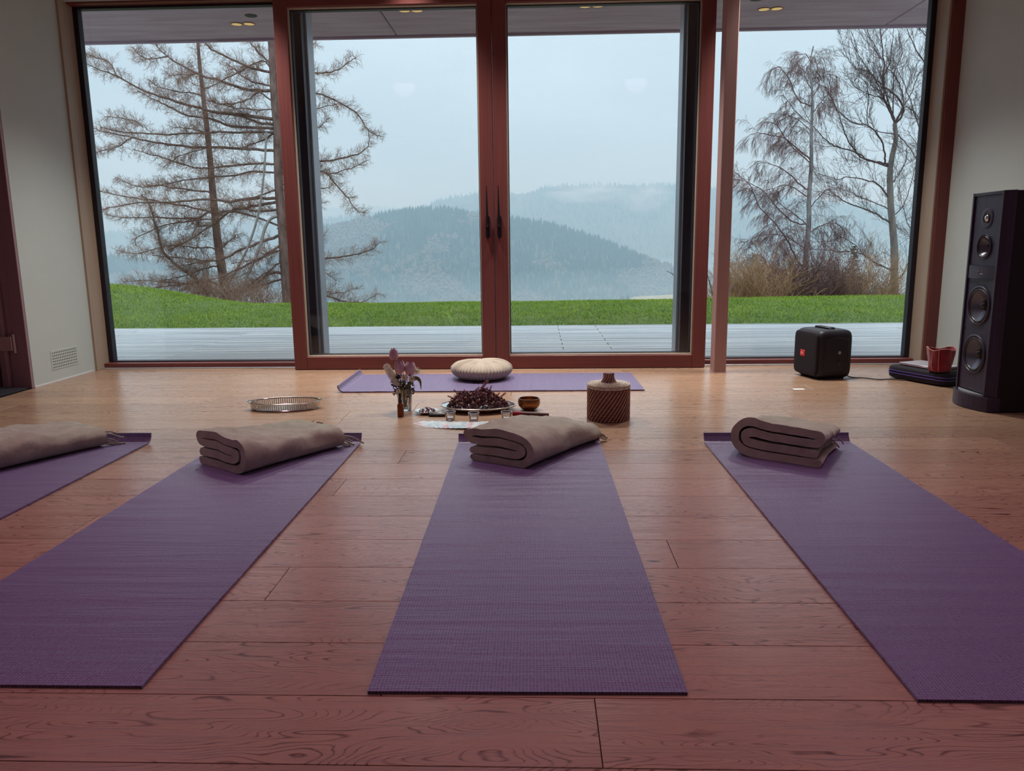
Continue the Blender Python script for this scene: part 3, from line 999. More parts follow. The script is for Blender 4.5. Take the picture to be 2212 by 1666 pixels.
# ================================================================== NEAR TREES
LARCH_TRUNK = [(-4.69,14.5,-0.6,0.105),(-4.75,14.5,-0.2,0.096),(-4.76,14.5,0.96,0.088),(-4.77,14.5,1.97,0.08),(-4.76,14.5,3.12,0.072),(-4.75,14.5,4.23,0.064),(-4.75,14.5,5.0,0.056),(-4.73,14.5,6.06,0.047),(-4.7,14.5,7.09,0.039)]
LARCH_BRANCHES = [[(-4.72,14.5,3.12,0.039),(-5.25,14.4,3.19,0.035),(-5.87,14.3,3.27,0.03),(-6.57,14.19,3.46,0.026),(-6.98,14.09,3.61,0.021),(-7.33,13.99,3.81,0.017),(-7.58,13.89,3.91,0.013),(-7.81,13.79,3.99,0.008)],[(-4.73,14.5,3.01,0.035),(-5.08,14.44,3.08,0.026),(-5.34,14.38,3.17,0.017),(-5.7,14.31,3.2,0.009)],[(-4.73,14.5,2.96,0.03),(-5.55,14.4,3.01,0.027),(-5.79,14.29,3.11,0.023),(-6.22,14.19,3.17,0.019),(-6.53,14.09,3.32,0.016),(-6.7,13.98,3.41,0.012),(-6.97,13.88,3.55,0.008)],[(-4.73,14.5,2.89,0.026),(-5.73,14.34,2.9,0.022),(-6.62,14.19,2.86,0.019),(-7.19,14.03,2.88,0.015),(-7.41,13.88,2.88,0.012),(-7.59,13.72,2.95,0.008)],[(-4.75,14.5,2.57,0.035),(-5.32,14.47,2.62,0.031),(-6.18,14.45,2.66,0.027),(-6.75,14.42,2.71,0.024),(-7.12,14.4,2.78,0.02),(-7.58,14.37,2.88,0.016),(-7.89,14.35,2.95,0.012),(-8.12,14.32,3.03,0.009)],[(-4.75,14.5,2.92,0.022),(-5.02,14.75,2.85,0.018),(-5.31,15.0,2.81,0.014),(-5.67,15.25,2.73,0.009)],[(-4.72,14.5,3.63,0.035),(-5.09,14.57,3.65,0.032),(-5.49,14.64,3.74,0.029),(-5.9,14.7,3.89,0.025),(-6.21,14.77,3.98,0.022),(-6.52,14.84,4.15,0.019),(-6.83,14.91,4.33,0.016),(-7.08,14.97,4.57,0.012),(-7.18,15.04,4.74,0.009)],[(-4.72,14.5,3.67,0.022),(-5.21,14.66,3.83,0.018),(-5.52,14.82,4.03,0.013),(-5.79,14.98,4.24,0.009)],[(-4.72,14.5,3.93,0.03),(-5.1,14.4,3.99,0.026),(-5.43,14.3,4.13,0.021),(-5.66,14.2,4.24,0.017),(-5.74,14.1,4.3,0.013),(-5.83,14.0,4.48,0.008)],[(-4.73,14.5,4.02,0.026),(-4.97,14.52,4.26,0.02),(-5.16,14.54,4.48,0.015),(-5.3,14.57,4.69,0.009)],[(-4.94,14.5,4.13,0.017),(-5.2,14.42,4.0,0.016),(-5.39,14.34,3.9,0.014),(-5.63,14.26,3.74,0.012),(-5.89,14.18,3.64,0.01),(-6.07,14.1,3.7,0.008)],[(-5.03,14.5,3.6,0.017),(-5.2,14.3,3.44,0.014),(-5.51,14.11,3.34,0.011),(-5.79,13.91,3.37,0.008)],[(-4.75,14.5,2.35,0.026),(-5.41,14.38,2.33,0.023),(-5.94,14.26,2.27,0.02),(-6.18,14.15,2.27,0.017),(-6.5,14.03,2.38,0.014),(-6.81,13.91,2.48,0.011),(-7.09,13.79,2.56,0.008)],[(-4.8,14.5,3.29,0.013),(-5.12,14.33,3.28,0.011),(-5.44,14.16,3.3,0.01),(-5.73,13.99,3.39,0.008)],[(-7.23,14.5,3.02,0.013),(-7.46,14.76,3.17,0.012),(-7.83,15.01,3.27,0.011),(-8.33,15.27,3.36,0.009)],[(-7.48,14.5,2.84,0.013),(-7.93,14.8,2.73,0.011),(-8.55,15.09,2.66,0.009)],[(-6.65,14.5,4.24,0.013),(-7.12,14.68,4.25,0.012),(-7.4,14.87,4.41,0.01),(-7.56,15.05,4.56,0.009)],[(-7.6,14.5,3.91,0.017),(-7.84,14.68,4.21,0.015),(-8.19,14.86,4.35,0.012),(-8.5,15.04,4.49,0.009)],[(-4.77,14.5,1.72,0.039),(-5.27,14.43,1.74,0.035),(-5.64,14.36,1.68,0.031),(-6.0,14.29,1.73,0.027),(-6.36,14.22,1.69,0.023),(-6.81,14.16,1.66,0.02),(-7.26,14.09,1.67,0.016),(-7.62,14.02,1.6,0.012),(-7.91,13.95,1.53,0.008)],[(-4.76,14.5,1.93,0.026),(-5.04,14.33,1.79,0.017),(-5.27,14.16,1.71,0.009)],[(-4.78,14.5,1.67,0.035),(-5.32,14.53,1.6,0.032),(-5.73,14.55,1.53,0.029),(-6.0,14.58,1.49,0.026),(-6.17,14.6,1.52,0.023),(-6.45,14.63,1.59,0.021),(-7.15,14.65,1.72,0.018),(-7.48,14.68,1.77,0.015),(-7.91,14.7,1.85,0.012),(-8.35,14.73,1.93,0.009)],[(-4.78,14.5,1.53,0.03),(-5.19,14.71,1.51,0.02),(-5.67,14.92,1.59,0.009)],[(-5.63,14.5,1.51,0.022),(-6.05,14.71,1.35,0.018),(-6.74,14.93,1.0,0.013),(-7.27,15.14,0.81,0.009)],[(-4.8,14.5,1.06,0.035),(-5.2,14.61,0.95,0.031),(-5.65,14.73,0.81,0.027),(-6.12,14.84,0.62,0.022),(-6.58,14.96,0.62,0.018),(-7.15,15.07,0.67,0.014),(-7.62,15.18,0.71,0.009)],[(-4.81,14.5,0.9,0.03),(-5.11,14.31,0.66,0.025),(-5.45,14.13,0.49,0.019),(-5.77,13.94,0.33,0.014),(-6.08,13.76,0.26,0.008)],[(-4.82,14.5,0.36,0.035),(-5.08,14.55,0.36,0.028),(-5.35,14.6,0.19,0.022),(-5.78,14.64,0.05,0.015),(-6.02,14.69,0.03,0.009)],[(-4.81,14.5,0.26,0.026),(-5.25,14.6,0.14,0.02),(-5.62,14.71,0.06,0.015),(-6.05,14.81,0.0,0.009)],[(-4.72,14.5,2.19,0.022),(-5.27,14.5,2.22,0.019),(-5.66,14.5,2.15,0.017),(-6.25,14.51,2.12,0.014),(-6.85,14.51,2.03,0.011),(-7.26,14.51,1.96,0.009)],[(-4.79,14.5,0.79,0.022),(-5.01,14.31,0.7,0.017),(-5.24,14.11,0.61,0.013),(-5.55,13.92,0.56,0.008)],[(-4.81,14.5,0.59,0.017),(-5.09,14.48,0.4,0.013),(-5.5,14.45,0.13,0.009)],[(-4.75,14.5,3.93,0.022),(-4.23,14.39,3.9,0.019),(-3.9,14.27,3.86,0.015),(-3.53,14.16,3.88,0.012),(-3.27,14.04,3.98,0.009),(-3.11,13.93,4.05,0.006)],[(-4.75,14.5,3.67,0.022),(-4.29,14.59,3.64,0.02),(-3.92,14.67,3.57,0.018),(-3.48,14.76,3.36,0.016),(-3.33,14.85,3.26,0.013),(-3.22,14.93,3.05,0.011),(-3.08,15.02,2.92,0.009),(-2.9,15.11,2.86,0.007)],[(-4.4,14.5,2.42,0.026),(-4.01,14.6,2.4,0.022),(-3.63,14.7,2.45,0.019),(-3.29,14.81,2.57,0.015),(-3.16,14.91,2.74,0.011),(-3.17,15.01,2.97,0.007)],[(-4.76,14.5,2.4,0.022),(-4.41,14.51,2.31,0.019),(-4.18,14.53,2.26,0.016),(-3.84,14.54,2.17,0.013),(-3.53,14.55,2.23,0.01),(-3.12,14.57,2.41,0.007)],[(-3.99,14.5,2.2,0.017),(-3.7,14.43,1.95,0.015),(-3.46,14.36,1.69,0.012),(-3.31,14.29,1.48,0.009),(-3.14,14.22,1.44,0.006)],[(-4.75,14.5,2.85,0.017),(-4.42,14.64,2.91,0.015),(-4.22,14.79,2.97,0.012),(-4.04,14.93,3.08,0.01),(-3.92,15.07,3.24,0.007)],[(-4.77,14.5,1.86,0.017),(-4.33,14.55,1.9,0.012),(-3.84,14.6,1.92,0.007)],[(-4.73,14.5,3.25,0.013),(-4.33,14.68,3.3,0.011),(-4.1,14.86,3.37,0.009),(-3.73,15.04,3.48,0.007)],[(-4.76,14.5,4.09,0.017),(-4.34,14.66,4.24,0.014),(-4.19,14.82,4.39,0.01),(-4.07,14.99,4.56,0.007)],[(-4.77,14.5,2.65,0.017),(-4.4,14.51,2.58,0.012),(-4.05,14.51,2.44,0.007)],[(-4.75,14.5,4.26,0.017),(-4.38,14.44,4.43,0.012),(-4.12,14.38,4.58,0.006)],[(-4.83,14.5,0.57,0.03),(-4.31,14.52,0.6,0.027),(-4.06,14.55,0.62,0.023),(-3.64,14.57,0.66,0.019),(-3.33,14.59,0.72,0.015),(-3.08,14.62,0.82,0.011),(-2.95,14.64,0.94,0.007)],[(-4.82,14.5,0.67,0.017),(-4.26,14.47,0.5,0.014),(-4.0,14.44,0.38,0.01),(-3.79,14.4,0.21,0.006)],[(-4.81,14.5,0.17,0.017),(-4.23,14.38,0.11,0.015),(-3.95,14.26,0.03,0.012),(-3.65,14.14,-0.0,0.009),(-3.29,14.03,0.1,0.006)],[(-4.82,14.5,0.01,0.022),(-4.26,14.45,-0.06,0.019),(-3.96,14.41,-0.08,0.017),(-3.68,14.36,-0.16,0.014),(-3.42,14.32,-0.19,0.011),(-3.19,14.27,-0.14,0.009),(-2.95,14.23,-0.01,0.006)],[(-4.83,14.5,0.55,0.017),(-4.29,14.65,0.75,0.014),(-4.22,14.79,0.93,0.01),(-4.1,14.94,1.06,0.007)],[(-4.83,14.5,1.2,0.017),(-4.19,14.29,1.39,0.014),(-3.98,14.07,1.54,0.01),(-3.83,13.86,1.64,0.006)]]
DEAD_BRANCHES = [[(-4.79,14.5,1.42,0.03),(-4.95,14.42,1.36,0.03),(-5.05,14.35,1.17,0.029),(-5.12,14.27,0.89,0.028),(-5.28,14.2,0.51,0.027),(-5.47,14.12,0.13,0.026),(-5.64,14.05,-0.17,0.025)],[(-4.81,14.1,2.86,0.017),(-4.89,14.11,2.27,0.018),(-5.04,14.13,1.54,0.02),(-5.26,14.14,0.95,0.021),(-5.54,14.15,0.46,0.023),(-5.8,14.16,0.11,0.024),(-5.97,14.18,-0.14,0.026)]]
YOUNG_TRUNK = [(-6.22,15.3,-0.57,0.101),(-6.26,15.3,-0.11,0.092),(-6.31,15.3,0.62,0.084),(-6.34,15.3,1.17,0.075),(-6.36,15.3,1.88,0.066),(-6.36,15.3,2.4,0.057),(-6.38,15.3,3.18,0.049),(-6.4,15.3,3.77,0.04),(-6.42,15.3,4.44,0.031),(-6.41,15.3,5.1,0.023),(-6.39,15.3,5.74,0.014)]
YOUNG_BRANCHES = [[(-6.46,15.3,1.55,0.028),(-6.77,15.32,1.42,0.022),(-7.51,15.33,1.46,0.017),(-8.16,15.35,1.45,0.012),(-8.58,15.37,1.52,0.007)],[(-6.47,15.3,1.41,0.018),(-6.87,15.29,1.37,0.015),(-7.39,15.27,1.3,0.013),(-7.93,15.26,1.06,0.01),(-7.96,15.24,0.92,0.007)],[(-6.44,15.3,1.27,0.018),(-6.67,15.2,1.25,0.014),(-6.81,15.09,1.01,0.011),(-7.2,14.99,0.81,0.007)],[(-6.46,15.3,0.84,0.018),(-7.03,15.55,0.87,0.016),(-7.58,15.8,0.91,0.013),(-8.38,16.05,0.75,0.01),(-8.95,16.29,0.82,0.007)],[(-6.6,15.3,0.19,0.028),(-7.1,15.1,0.14,0.02),(-7.63,14.89,0.09,0.013),(-8.13,14.69,0.09,0.007)],[(-6.77,15.3,0.17,0.023),(-6.96,15.24,0.15,0.018),(-7.77,15.18,0.22,0.012),(-8.25,15.13,0.21,0.007)],[(-6.44,15.3,0.6,0.018),(-6.81,15.0,0.54,0.012),(-7.09,14.71,0.5,0.007)],[(-6.42,15.3,0.49,0.023),(-6.79,15.39,0.41,0.018),(-7.27,15.48,0.27,0.012),(-7.75,15.57,0.2,0.007)],[(-6.34,15.3,0.18,0.018),(-5.93,15.08,0.27,0.012),(-5.53,14.85,0.4,0.007)],[(-6.32,15.3,0.8,0.014),(-6.01,15.16,1.0,0.01),(-5.82,15.01,1.11,0.007)],[(-6.47,15.3,1.93,0.023),(-7.09,15.42,2.01,0.019),(-7.56,15.55,2.08,0.015),(-8.05,15.67,2.08,0.011),(-8.52,15.79,2.28,0.007)],[(-6.4,15.3,-0.03,0.023),(-6.92,15.12,-0.05,0.015),(-7.36,14.94,-0.06,0.007)],[(-6.44,15.3,3.71,0.018),(-6.68,15.33,3.78,0.016),(-6.99,15.36,3.83,0.013),(-7.31,15.39,3.92,0.01),(-7.51,15.42,4.08,0.007)],[(-6.45,15.3,4.11,0.014),(-6.92,15.7,4.19,0.011),(-7.42,16.11,4.26,0.007)],[(-6.44,15.3,3.04,0.014),(-6.55,14.9,3.06,0.01),(-6.66,14.5,3.03,0.007)],[(-6.45,15.3,2.75,0.014),(-6.77,14.86,2.55,0.01),(-6.88,14.42,2.32,0.006)],[(-6.55,15.3,-0.21,0.051),(-6.75,15.25,0.15,0.045),(-6.88,15.21,0.32,0.04),(-7.12,15.16,0.5,0.034),(-7.33,15.11,0.75,0.029),(-7.41,15.07,1.13,0.024),(-7.47,15.02,1.57,0.019),(-7.53,14.97,1.82,0.013)]]
BIRCH_TRUNK = [(5.38,16.0,-0.73,0.062),(5.4,16.0,-0.26,0.057),(5.42,16.0,0.49,0.052),(5.43,16.0,1.18,0.047),(5.41,16.0,1.74,0.041),(5.41,16.0,2.39,0.036),(5.37,16.0,2.92,0.031),(5.38,16.0,3.46,0.025),(5.36,16.0,3.73,0.02),(5.29,16.0,4.26,0.015),(5.33,16.0,4.55,0.01)]
BIRCH_BRANCHES = [[(5.38,16.0,3.43,0.024),(5.1,16.04,3.58,0.02),(4.93,16.07,3.93,0.017),(4.74,16.11,4.19,0.013),(4.6,16.15,4.15,0.01),(4.53,16.18,3.98,0.006)],[(5.36,16.0,2.46,0.024),(5.1,15.93,2.64,0.021),(4.83,15.86,2.82,0.018),(4.56,15.79,2.87,0.015),(4.28,15.72,2.92,0.012),(4.1,15.65,2.87,0.009),(3.95,15.58,2.74,0.006)],[(5.4,16.0,2.37,0.019),(4.94,15.91,2.73,0.015),(4.63,15.82,3.09,0.01),(4.4,15.73,3.1,0.006)],[(5.29,16.0,4.25,0.014),(5.12,15.83,4.37,0.011),(4.88,15.66,4.32,0.008),(4.8,15.48,4.18,0.006)],[(5.35,16.0,3.82,0.014),(5.53,15.98,3.96,0.012),(5.63,15.97,4.02,0.01),(5.77,15.95,3.98,0.008),(5.79,15.93,3.84,0.006)],[(5.38,16.0,3.32,0.014),(5.44,15.76,3.46,0.011),(5.45,15.51,3.55,0.008),(5.48,15.27,3.61,0.006)],[(5.38,16.0,3.1,0.014),(5.08,16.11,3.38,0.012),(4.87,16.21,3.69,0.009),(4.83,16.32,3.69,0.006)],[(5.39,16.0,2.96,0.014),(5.2,16.21,3.21,0.012),(4.95,16.42,3.36,0.009),(4.87,16.63,3.3,0.006)],[(5.37,16.0,3.71,0.014),(5.27,16.24,4.05,0.012),(5.32,16.49,4.28,0.009),(5.3,16.73,4.37,0.006)],[(5.37,16.0,3.61,0.014),(5.5,16.09,3.84,0.012),(5.51,16.19,4.1,0.01),(5.46,16.28,4.41,0.008),(5.52,16.38,4.56,0.006)],[(5.33,16.0,1.87,0.024),(5.06,16.21,2.17,0.02),(4.85,16.41,2.36,0.015),(4.59,16.62,2.44,0.011),(4.51,16.83,2.33,0.006)],[(5.24,16.0,0.45,0.029),(5.02,15.86,0.79,0.025),(4.69,15.71,1.17,0.021),(4.34,15.57,1.49,0.017),(4.18,15.42,1.68,0.013),(4.02,15.28,1.92,0.009),(3.7,15.13,2.15,0.005)],[(5.08,16.0,1.25,0.024),(4.61,15.91,1.68,0.019),(4.45,15.81,1.83,0.015),(4.08,15.72,2.01,0.01),(3.86,15.62,2.15,0.006)],[(5.37,16.0,0.25,0.024),(4.77,16.21,0.31,0.02),(4.66,16.42,0.52,0.015),(4.53,16.63,0.8,0.011),(4.32,16.84,0.84,0.006)],[(5.39,16.0,1.17,0.019),(5.09,16.17,1.45,0.015),(4.86,16.33,1.67,0.01),(4.74,16.5,1.93,0.006)],[(5.4,16.0,1.44,0.019),(5.57,15.95,1.69,0.015),(5.73,15.89,1.85,0.01),(5.86,15.84,1.83,0.006)],[(5.4,16.0,0.98,0.019),(5.81,16.27,1.17,0.015),(6.16,16.53,1.21,0.011),(6.41,16.8,1.06,0.006)],[(5.4,16.0,0.69,0.019),(4.99,16.07,0.95,0.015),(4.62,16.14,0.99,0.01),(4.35,16.22,0.92,0.006)],[(5.4,16.0,1.7,0.019),(5.07,16.19,1.94,0.015),(4.86,16.38,1.94,0.01),(4.8,16.57,1.78,0.006)],[(5.38,16.0,0.12,0.019),(4.87,15.88,0.22,0.015),(4.34,15.75,0.52,0.01),(3.97,15.63,0.52,0.006)]]
ASH_TRUNK = [(7.75,17.0,-0.88,0.087),(7.69,17.0,-0.34,0.081),(7.6,17.0,0.56,0.075),(7.53,17.0,1.17,0.07),(7.45,17.0,1.77,0.064),(7.39,17.0,2.26,0.058),(7.41,17.0,2.63,0.052),(7.46,17.0,2.93,0.047),(7.42,17.0,3.24,0.041)]
ASH_BRANCHES = [[(7.43,17.0,3.22,0.041),(7.29,16.98,3.48,0.036),(7.17,16.97,3.69,0.031),(7.1,16.95,4.07,0.026),(7.08,16.94,4.44,0.021),(6.98,16.92,4.9,0.016),(6.93,16.9,5.22,0.011),(6.86,16.89,5.62,0.006)],[(7.43,17.0,3.22,0.036),(7.52,16.91,3.39,0.032),(7.48,16.82,3.53,0.028),(7.27,16.73,3.74,0.024),(6.93,16.64,3.95,0.02),(6.71,16.55,4.1,0.017),(6.51,16.45,4.29,0.013),(6.3,16.36,4.5,0.009),(6.12,16.27,4.77,0.006)],[(7.57,17.0,3.56,0.02),(7.46,16.95,3.93,0.018),(7.28,16.91,4.2,0.015),(7.09,16.86,4.33,0.012),(6.85,16.81,4.69,0.009),(6.62,16.76,5.01,0.006)],[(7.38,17.0,2.42,0.036),(7.14,17.12,2.48,0.032),(6.99,17.23,2.53,0.029),(6.82,17.35,2.69,0.025),(6.45,17.46,2.84,0.022),(6.26,17.58,2.98,0.018),(6.01,17.69,3.28,0.014),(5.85,17.81,3.56,0.01),(5.73,17.92,3.86,0.006)],[(7.27,17.0,2.46,0.031),(7.24,16.95,2.63,0.027),(7.1,16.9,2.94,0.023),(6.83,16.86,3.17,0.02),(6.47,16.81,3.26,0.016),(6.14,16.76,3.48,0.013),(5.91,16.71,3.85,0.009),(5.73,16.66,3.96,0.006)],[(6.79,17.0,2.57,0.026),(6.42,16.75,2.85,0.02),(6.15,16.51,3.16,0.015),(5.9,16.26,3.5,0.011),(5.59,16.02,3.78,0.006)],[(6.88,17.0,3.19,0.015),(6.72,16.7,3.78,0.012),(6.48,16.39,3.97,0.009),(6.13,16.09,4.07,0.006)],[(7.59,17.0,3.56,0.02),(7.71,16.78,3.42,0.015),(7.83,16.56,3.05,0.011),(7.9,16.34,2.74,0.006)],[(7.58,17.0,3.6,0.02),(7.79,17.19,3.82,0.016),(7.98,17.38,4.23,0.011),(8.2,17.57,4.46,0.006)],[(7.35,17.0,3.6,0.02),(7.31,16.93,3.97,0.017),(7.28,16.86,4.23,0.013),(7.36,16.79,4.49,0.01),(7.33,16.73,4.75,0.006)],[(7.49,17.0,3.02,0.02),(7.67,16.79,2.71,0.013),(7.79,16.58,2.39,0.006)],[(7.18,17.0,3.7,0.02),(6.81,16.73,3.75,0.015),(6.39,16.46,3.85,0.011),(6.14,16.19,3.95,0.006)],[(7.11,17.0,4.45,0.02),(7.07,17.32,4.71,0.016),(7.02,17.64,5.08,0.011),(6.98,17.96,5.43,0.006)],[(7.12,17.0,4.08,0.02),(7.19,16.95,4.35,0.016),(7.2,16.9,4.7,0.011),(7.19,16.85,5.06,0.006)],[(6.89,17.0,4.19,0.015),(6.49,16.81,4.29,0.012),(6.22,16.61,4.44,0.009),(6.0,16.42,4.56,0.006)],[(7.43,17.0,1.71,0.031),(7.09,16.82,2.0,0.025),(6.78,16.65,2.07,0.02),(6.31,16.47,2.12,0.015),(6.06,16.29,2.07,0.011),(5.6,16.12,2.17,0.006)],[(7.51,17.0,1.19,0.031),(7.0,16.78,1.43,0.024),(6.38,16.56,1.62,0.018),(6.09,16.33,1.73,0.012),(5.55,16.11,1.84,0.006)],[(7.63,17.0,0.2,0.026),(7.27,16.87,0.33,0.021),(6.72,16.73,0.6,0.017),(6.27,16.6,0.62,0.014),(5.92,16.47,0.67,0.01),(5.57,16.34,0.69,0.006)],[(7.7,17.0,-0.53,0.031),(6.81,17.05,-0.4,0.027),(6.55,17.1,-0.29,0.024),(6.27,17.15,-0.09,0.02),(5.91,17.2,-0.04,0.017),(5.5,17.25,0.13,0.013),(5.09,17.3,0.25,0.01),(4.88,17.35,0.57,0.006)],[(7.63,17.0,0.2,0.02),(7.19,16.86,0.37,0.017),(6.87,16.72,0.56,0.014),(6.4,16.58,0.9,0.012),(5.99,16.44,0.84,0.009),(5.63,16.3,0.83,0.006)],[(7.66,17.0,-0.05,0.02),(7.71,16.69,0.17,0.015),(7.66,16.39,0.57,0.011),(7.54,16.08,0.96,0.006)],[(7.52,17.0,1.33,0.02),(7.72,16.99,1.57,0.016),(7.84,16.99,1.96,0.011),(7.89,16.98,2.35,0.006)],[(7.43,17.0,1.97,0.02),(7.5,16.83,2.19,0.016),(7.54,16.67,2.4,0.011),(7.48,16.5,2.69,0.006)],[(7.51,17.0,1.45,0.02),(7.3,17.33,1.63,0.016),(7.01,17.66,1.82,0.011),(6.81,18.0,1.99,0.006)]]
EDGE_TRUNK = [(10.06,17.8,-1.26,0.086),(9.89,17.8,-0.0,0.076),(9.69,17.8,1.52,0.066),(9.45,17.8,3.0,0.057),(9.22,17.8,4.43,0.047),(8.9,17.8,5.83,0.037)]
EDGE_BRANCHES = [[(9.71,17.8,1.52,0.032),(8.59,17.81,2.72,0.026),(8.24,17.82,3.41,0.019),(8.0,17.83,3.99,0.013),(7.66,17.84,4.66,0.006)],[(9.45,17.8,3.0,0.032),(8.38,17.91,4.57,0.024),(8.1,18.02,5.07,0.015),(7.91,18.13,5.57,0.007)],[(9.31,17.8,3.96,0.027),(8.37,17.75,5.0,0.017),(7.92,17.69,5.45,0.006)],[(9.78,17.8,0.82,0.027),(8.96,18.0,1.84,0.02),(8.57,18.19,2.77,0.013),(8.31,18.39,3.29,0.007)],[(9.86,17.8,-0.0,0.027),(8.76,17.79,0.62,0.02),(8.2,17.78,1.24,0.013),(7.93,17.77,2.04,0.006)],[(9.22,17.8,4.43,0.027),(8.39,17.65,5.25,0.016),(7.99,17.49,5.76,0.006)]]
SHRUB_STEMS = [[(2.59,11.9,-0.11,0.008),(2.37,11.88,0.25,0.006),(2.21,11.86,0.53,0.005),(2.09,11.85,0.39,0.004)],[(2.66,11.9,-0.11,0.008),(2.42,11.81,0.18,0.006),(2.12,11.71,0.33,0.005),(1.9,11.62,0.43,0.003)],[(2.7,11.9,-0.11,0.008),(2.57,11.88,0.31,0.006),(2.49,11.87,0.59,0.005),(2.38,11.85,0.8,0.004)],[(2.73,11.9,-0.11,0.008),(2.7,11.82,0.32,0.006),(2.7,11.75,0.73,0.004)],[(2.8,11.9,-0.11,0.008),(2.96,12.02,0.16,0.006),(3.12,12.13,0.3,0.004)],[(2.63,11.9,-0.11,0.008),(2.36,12.0,0.03,0.006),(2.05,12.1,0.38,0.004)]]



class Twigs:
    """many thin three-sided tubes in one mesh"""

    def __init__(s):
        s.v, s.f = [], []

    def line(s, pts, r0, r1):
        n = len(pts)
        o = len(s.v)
        d = (pts[-1] - pts[0])
        e1 = d.orthogonal().normalized()
        e2 = d.cross(e1).normalized()
        for i, p in enumerate(pts):
            r = r0 + (r1 - r0) * i / (n - 1)
            for k in range(3):
                t = 2.0944 * k
                q = p + e1 * (r * math.cos(t)) + e2 * (r * math.sin(t))
                s.v.append((q.x, q.y, q.z))
        for i in range(n - 1):
            for k in range(3):
                a, b = o + i * 3 + k, o + i * 3 + (k + 1) % 3
                s.f.append((a, b, b + 3, a + 3))

    def build(s, name, mat, parent):
        me_ = bpy.data.meshes.new(name)
        me_.from_pydata(s.v, [], s.f)
        me_.materials.append(MT[mat])
        return link(name, me_, parent, None, kind='stuff')


def rvec(r):
    return Vector((r.uniform(-1, 1), r.uniform(-1, 1), r.uniform(-1, 1)))


def crooked(p, d, L, r, n=3, wob=0.25, pull=Vector((0, 0, 0))):
    pts = [p]
    for i in range(n):
        d = (d + rvec(r) * wob + pull / n).normalized()
        p = p + d * (L / n)
        pts.append(p)
    return pts


def grow(tw, pts, r, step, L, ang, mode, depth, thin, skip=0.12):
    """hang side twigs along a polyline (Vectors)"""
    seg = [(b - a).length for a, b in zip(pts[:-1], pts[1:])]
    tot = sum(seg)
    s_ = tot * skip + step * r.random()
    while s_ < tot:
        t, i = s_, 0
        while i < len(seg) - 1 and t > seg[i]:
            t -= seg[i]
            i += 1
        d = (pts[i + 1] - pts[i]).normalized()
        p = pts[i] + d * t
        side = d.cross(rvec(r)).normalized()
        dd = (d * math.cos(ang) + side * math.sin(ang)).normalized()
        fade = 1.0 - 0.55 * s_ / tot
        if mode == 'larch':
            pull = Vector((0, 0, -0.35 if r.random() < 0.5 else 0.45))
        elif mode == 'birch':
            pull = Vector((0, 0, -1.1))
        else:
            pull = Vector((0, 0, 0.55))
        ll = L * r.uniform(0.35, 1.0) * fade
        q = crooked(p, dd, ll, r, 3 if depth else 2, 0.30, pull)
        tw.line(q, thin, thin * 0.6)
        if depth:
            grow(tw, q, r, step * 0.62, L * 0.42, ang * 0.95, mode, depth - 1, thin * 0.75, 0.05)
        s_ += step * r.uniform(0.6, 1.4)


def tree(name, label, trunk, branches, mt, mb_, mtw, mode, step, L, ang, depth, thin, seed, trunk_twigs=True, wid=1.0, extra=()):
    t = thing(name, label, 'tree', trunk[0][:3])
    r = random.Random(seed)
    o = Vector(trunk[0][:3])
    tp = smoothpath([Vector(q[:3]) - o for q in trunk], 4)
    tr = np.interp(np.linspace(0, 1, len(tp)), np.linspace(0, 1, len(trunk)), [q[3] for q in trunk])
    tp = [p + Vector((mn.noise(Vector((p.z, seed, 0))) * 0.03, 0, 0)) for p in tp]
    MB().tube(tp, list(tr), 10).build('trunk', mt, t, 60)
    tw = Twigs()
    for br in branches:
        bp_ = [Vector(q[:3]) - o for q in br]
        near = min(tp, key=lambda q: (q - bp_[0]).length)
        if 0.06 < (near - bp_[0]).length < 1.2:      # start in the trunk, a little below where the branch leaves it
            low = min(tp, key=lambda q: abs(q.z - (bp_[0].z - 0.4 * (near - bp_[0]).length)))
            bp_.insert(0, low.copy())
            br = [(0, 0, 0, br[0][3] * 1.1)] + list(br)
        P_ = smoothpath(bp_, 4)
        P_ = [p + rvec(r) * 0.012 for p in P_]
        rr = np.interp(np.linspace(0, 1, len(P_)), np.linspace(0, 1, len(br)), [max(q[3] * wid, 0.005) for q in br])
        MB().tube(P_, list(rr), 6).build('branch', mb_, t, 60)
        grow(tw, P_, r, step, L, ang, mode, depth, thin)
    for br in extra:
        P_ = smoothpath([Vector(q[:3]) - o for q in br], 4)
        rr = np.interp(np.linspace(0, 1, len(P_)), np.linspace(0, 1, len(br)), [q[3] for q in br])
        MB().tube(P_, list(rr), 6).build('dead_branch', 'dead', t, 60, label='bare pale dead branch')
    if trunk_twigs:
        grow(tw, tp, r, step * 1.5, L * 1.5, 1.35, mode, depth, thin, 0.2)
    tw.build('twigs', mtw, t)
    return t


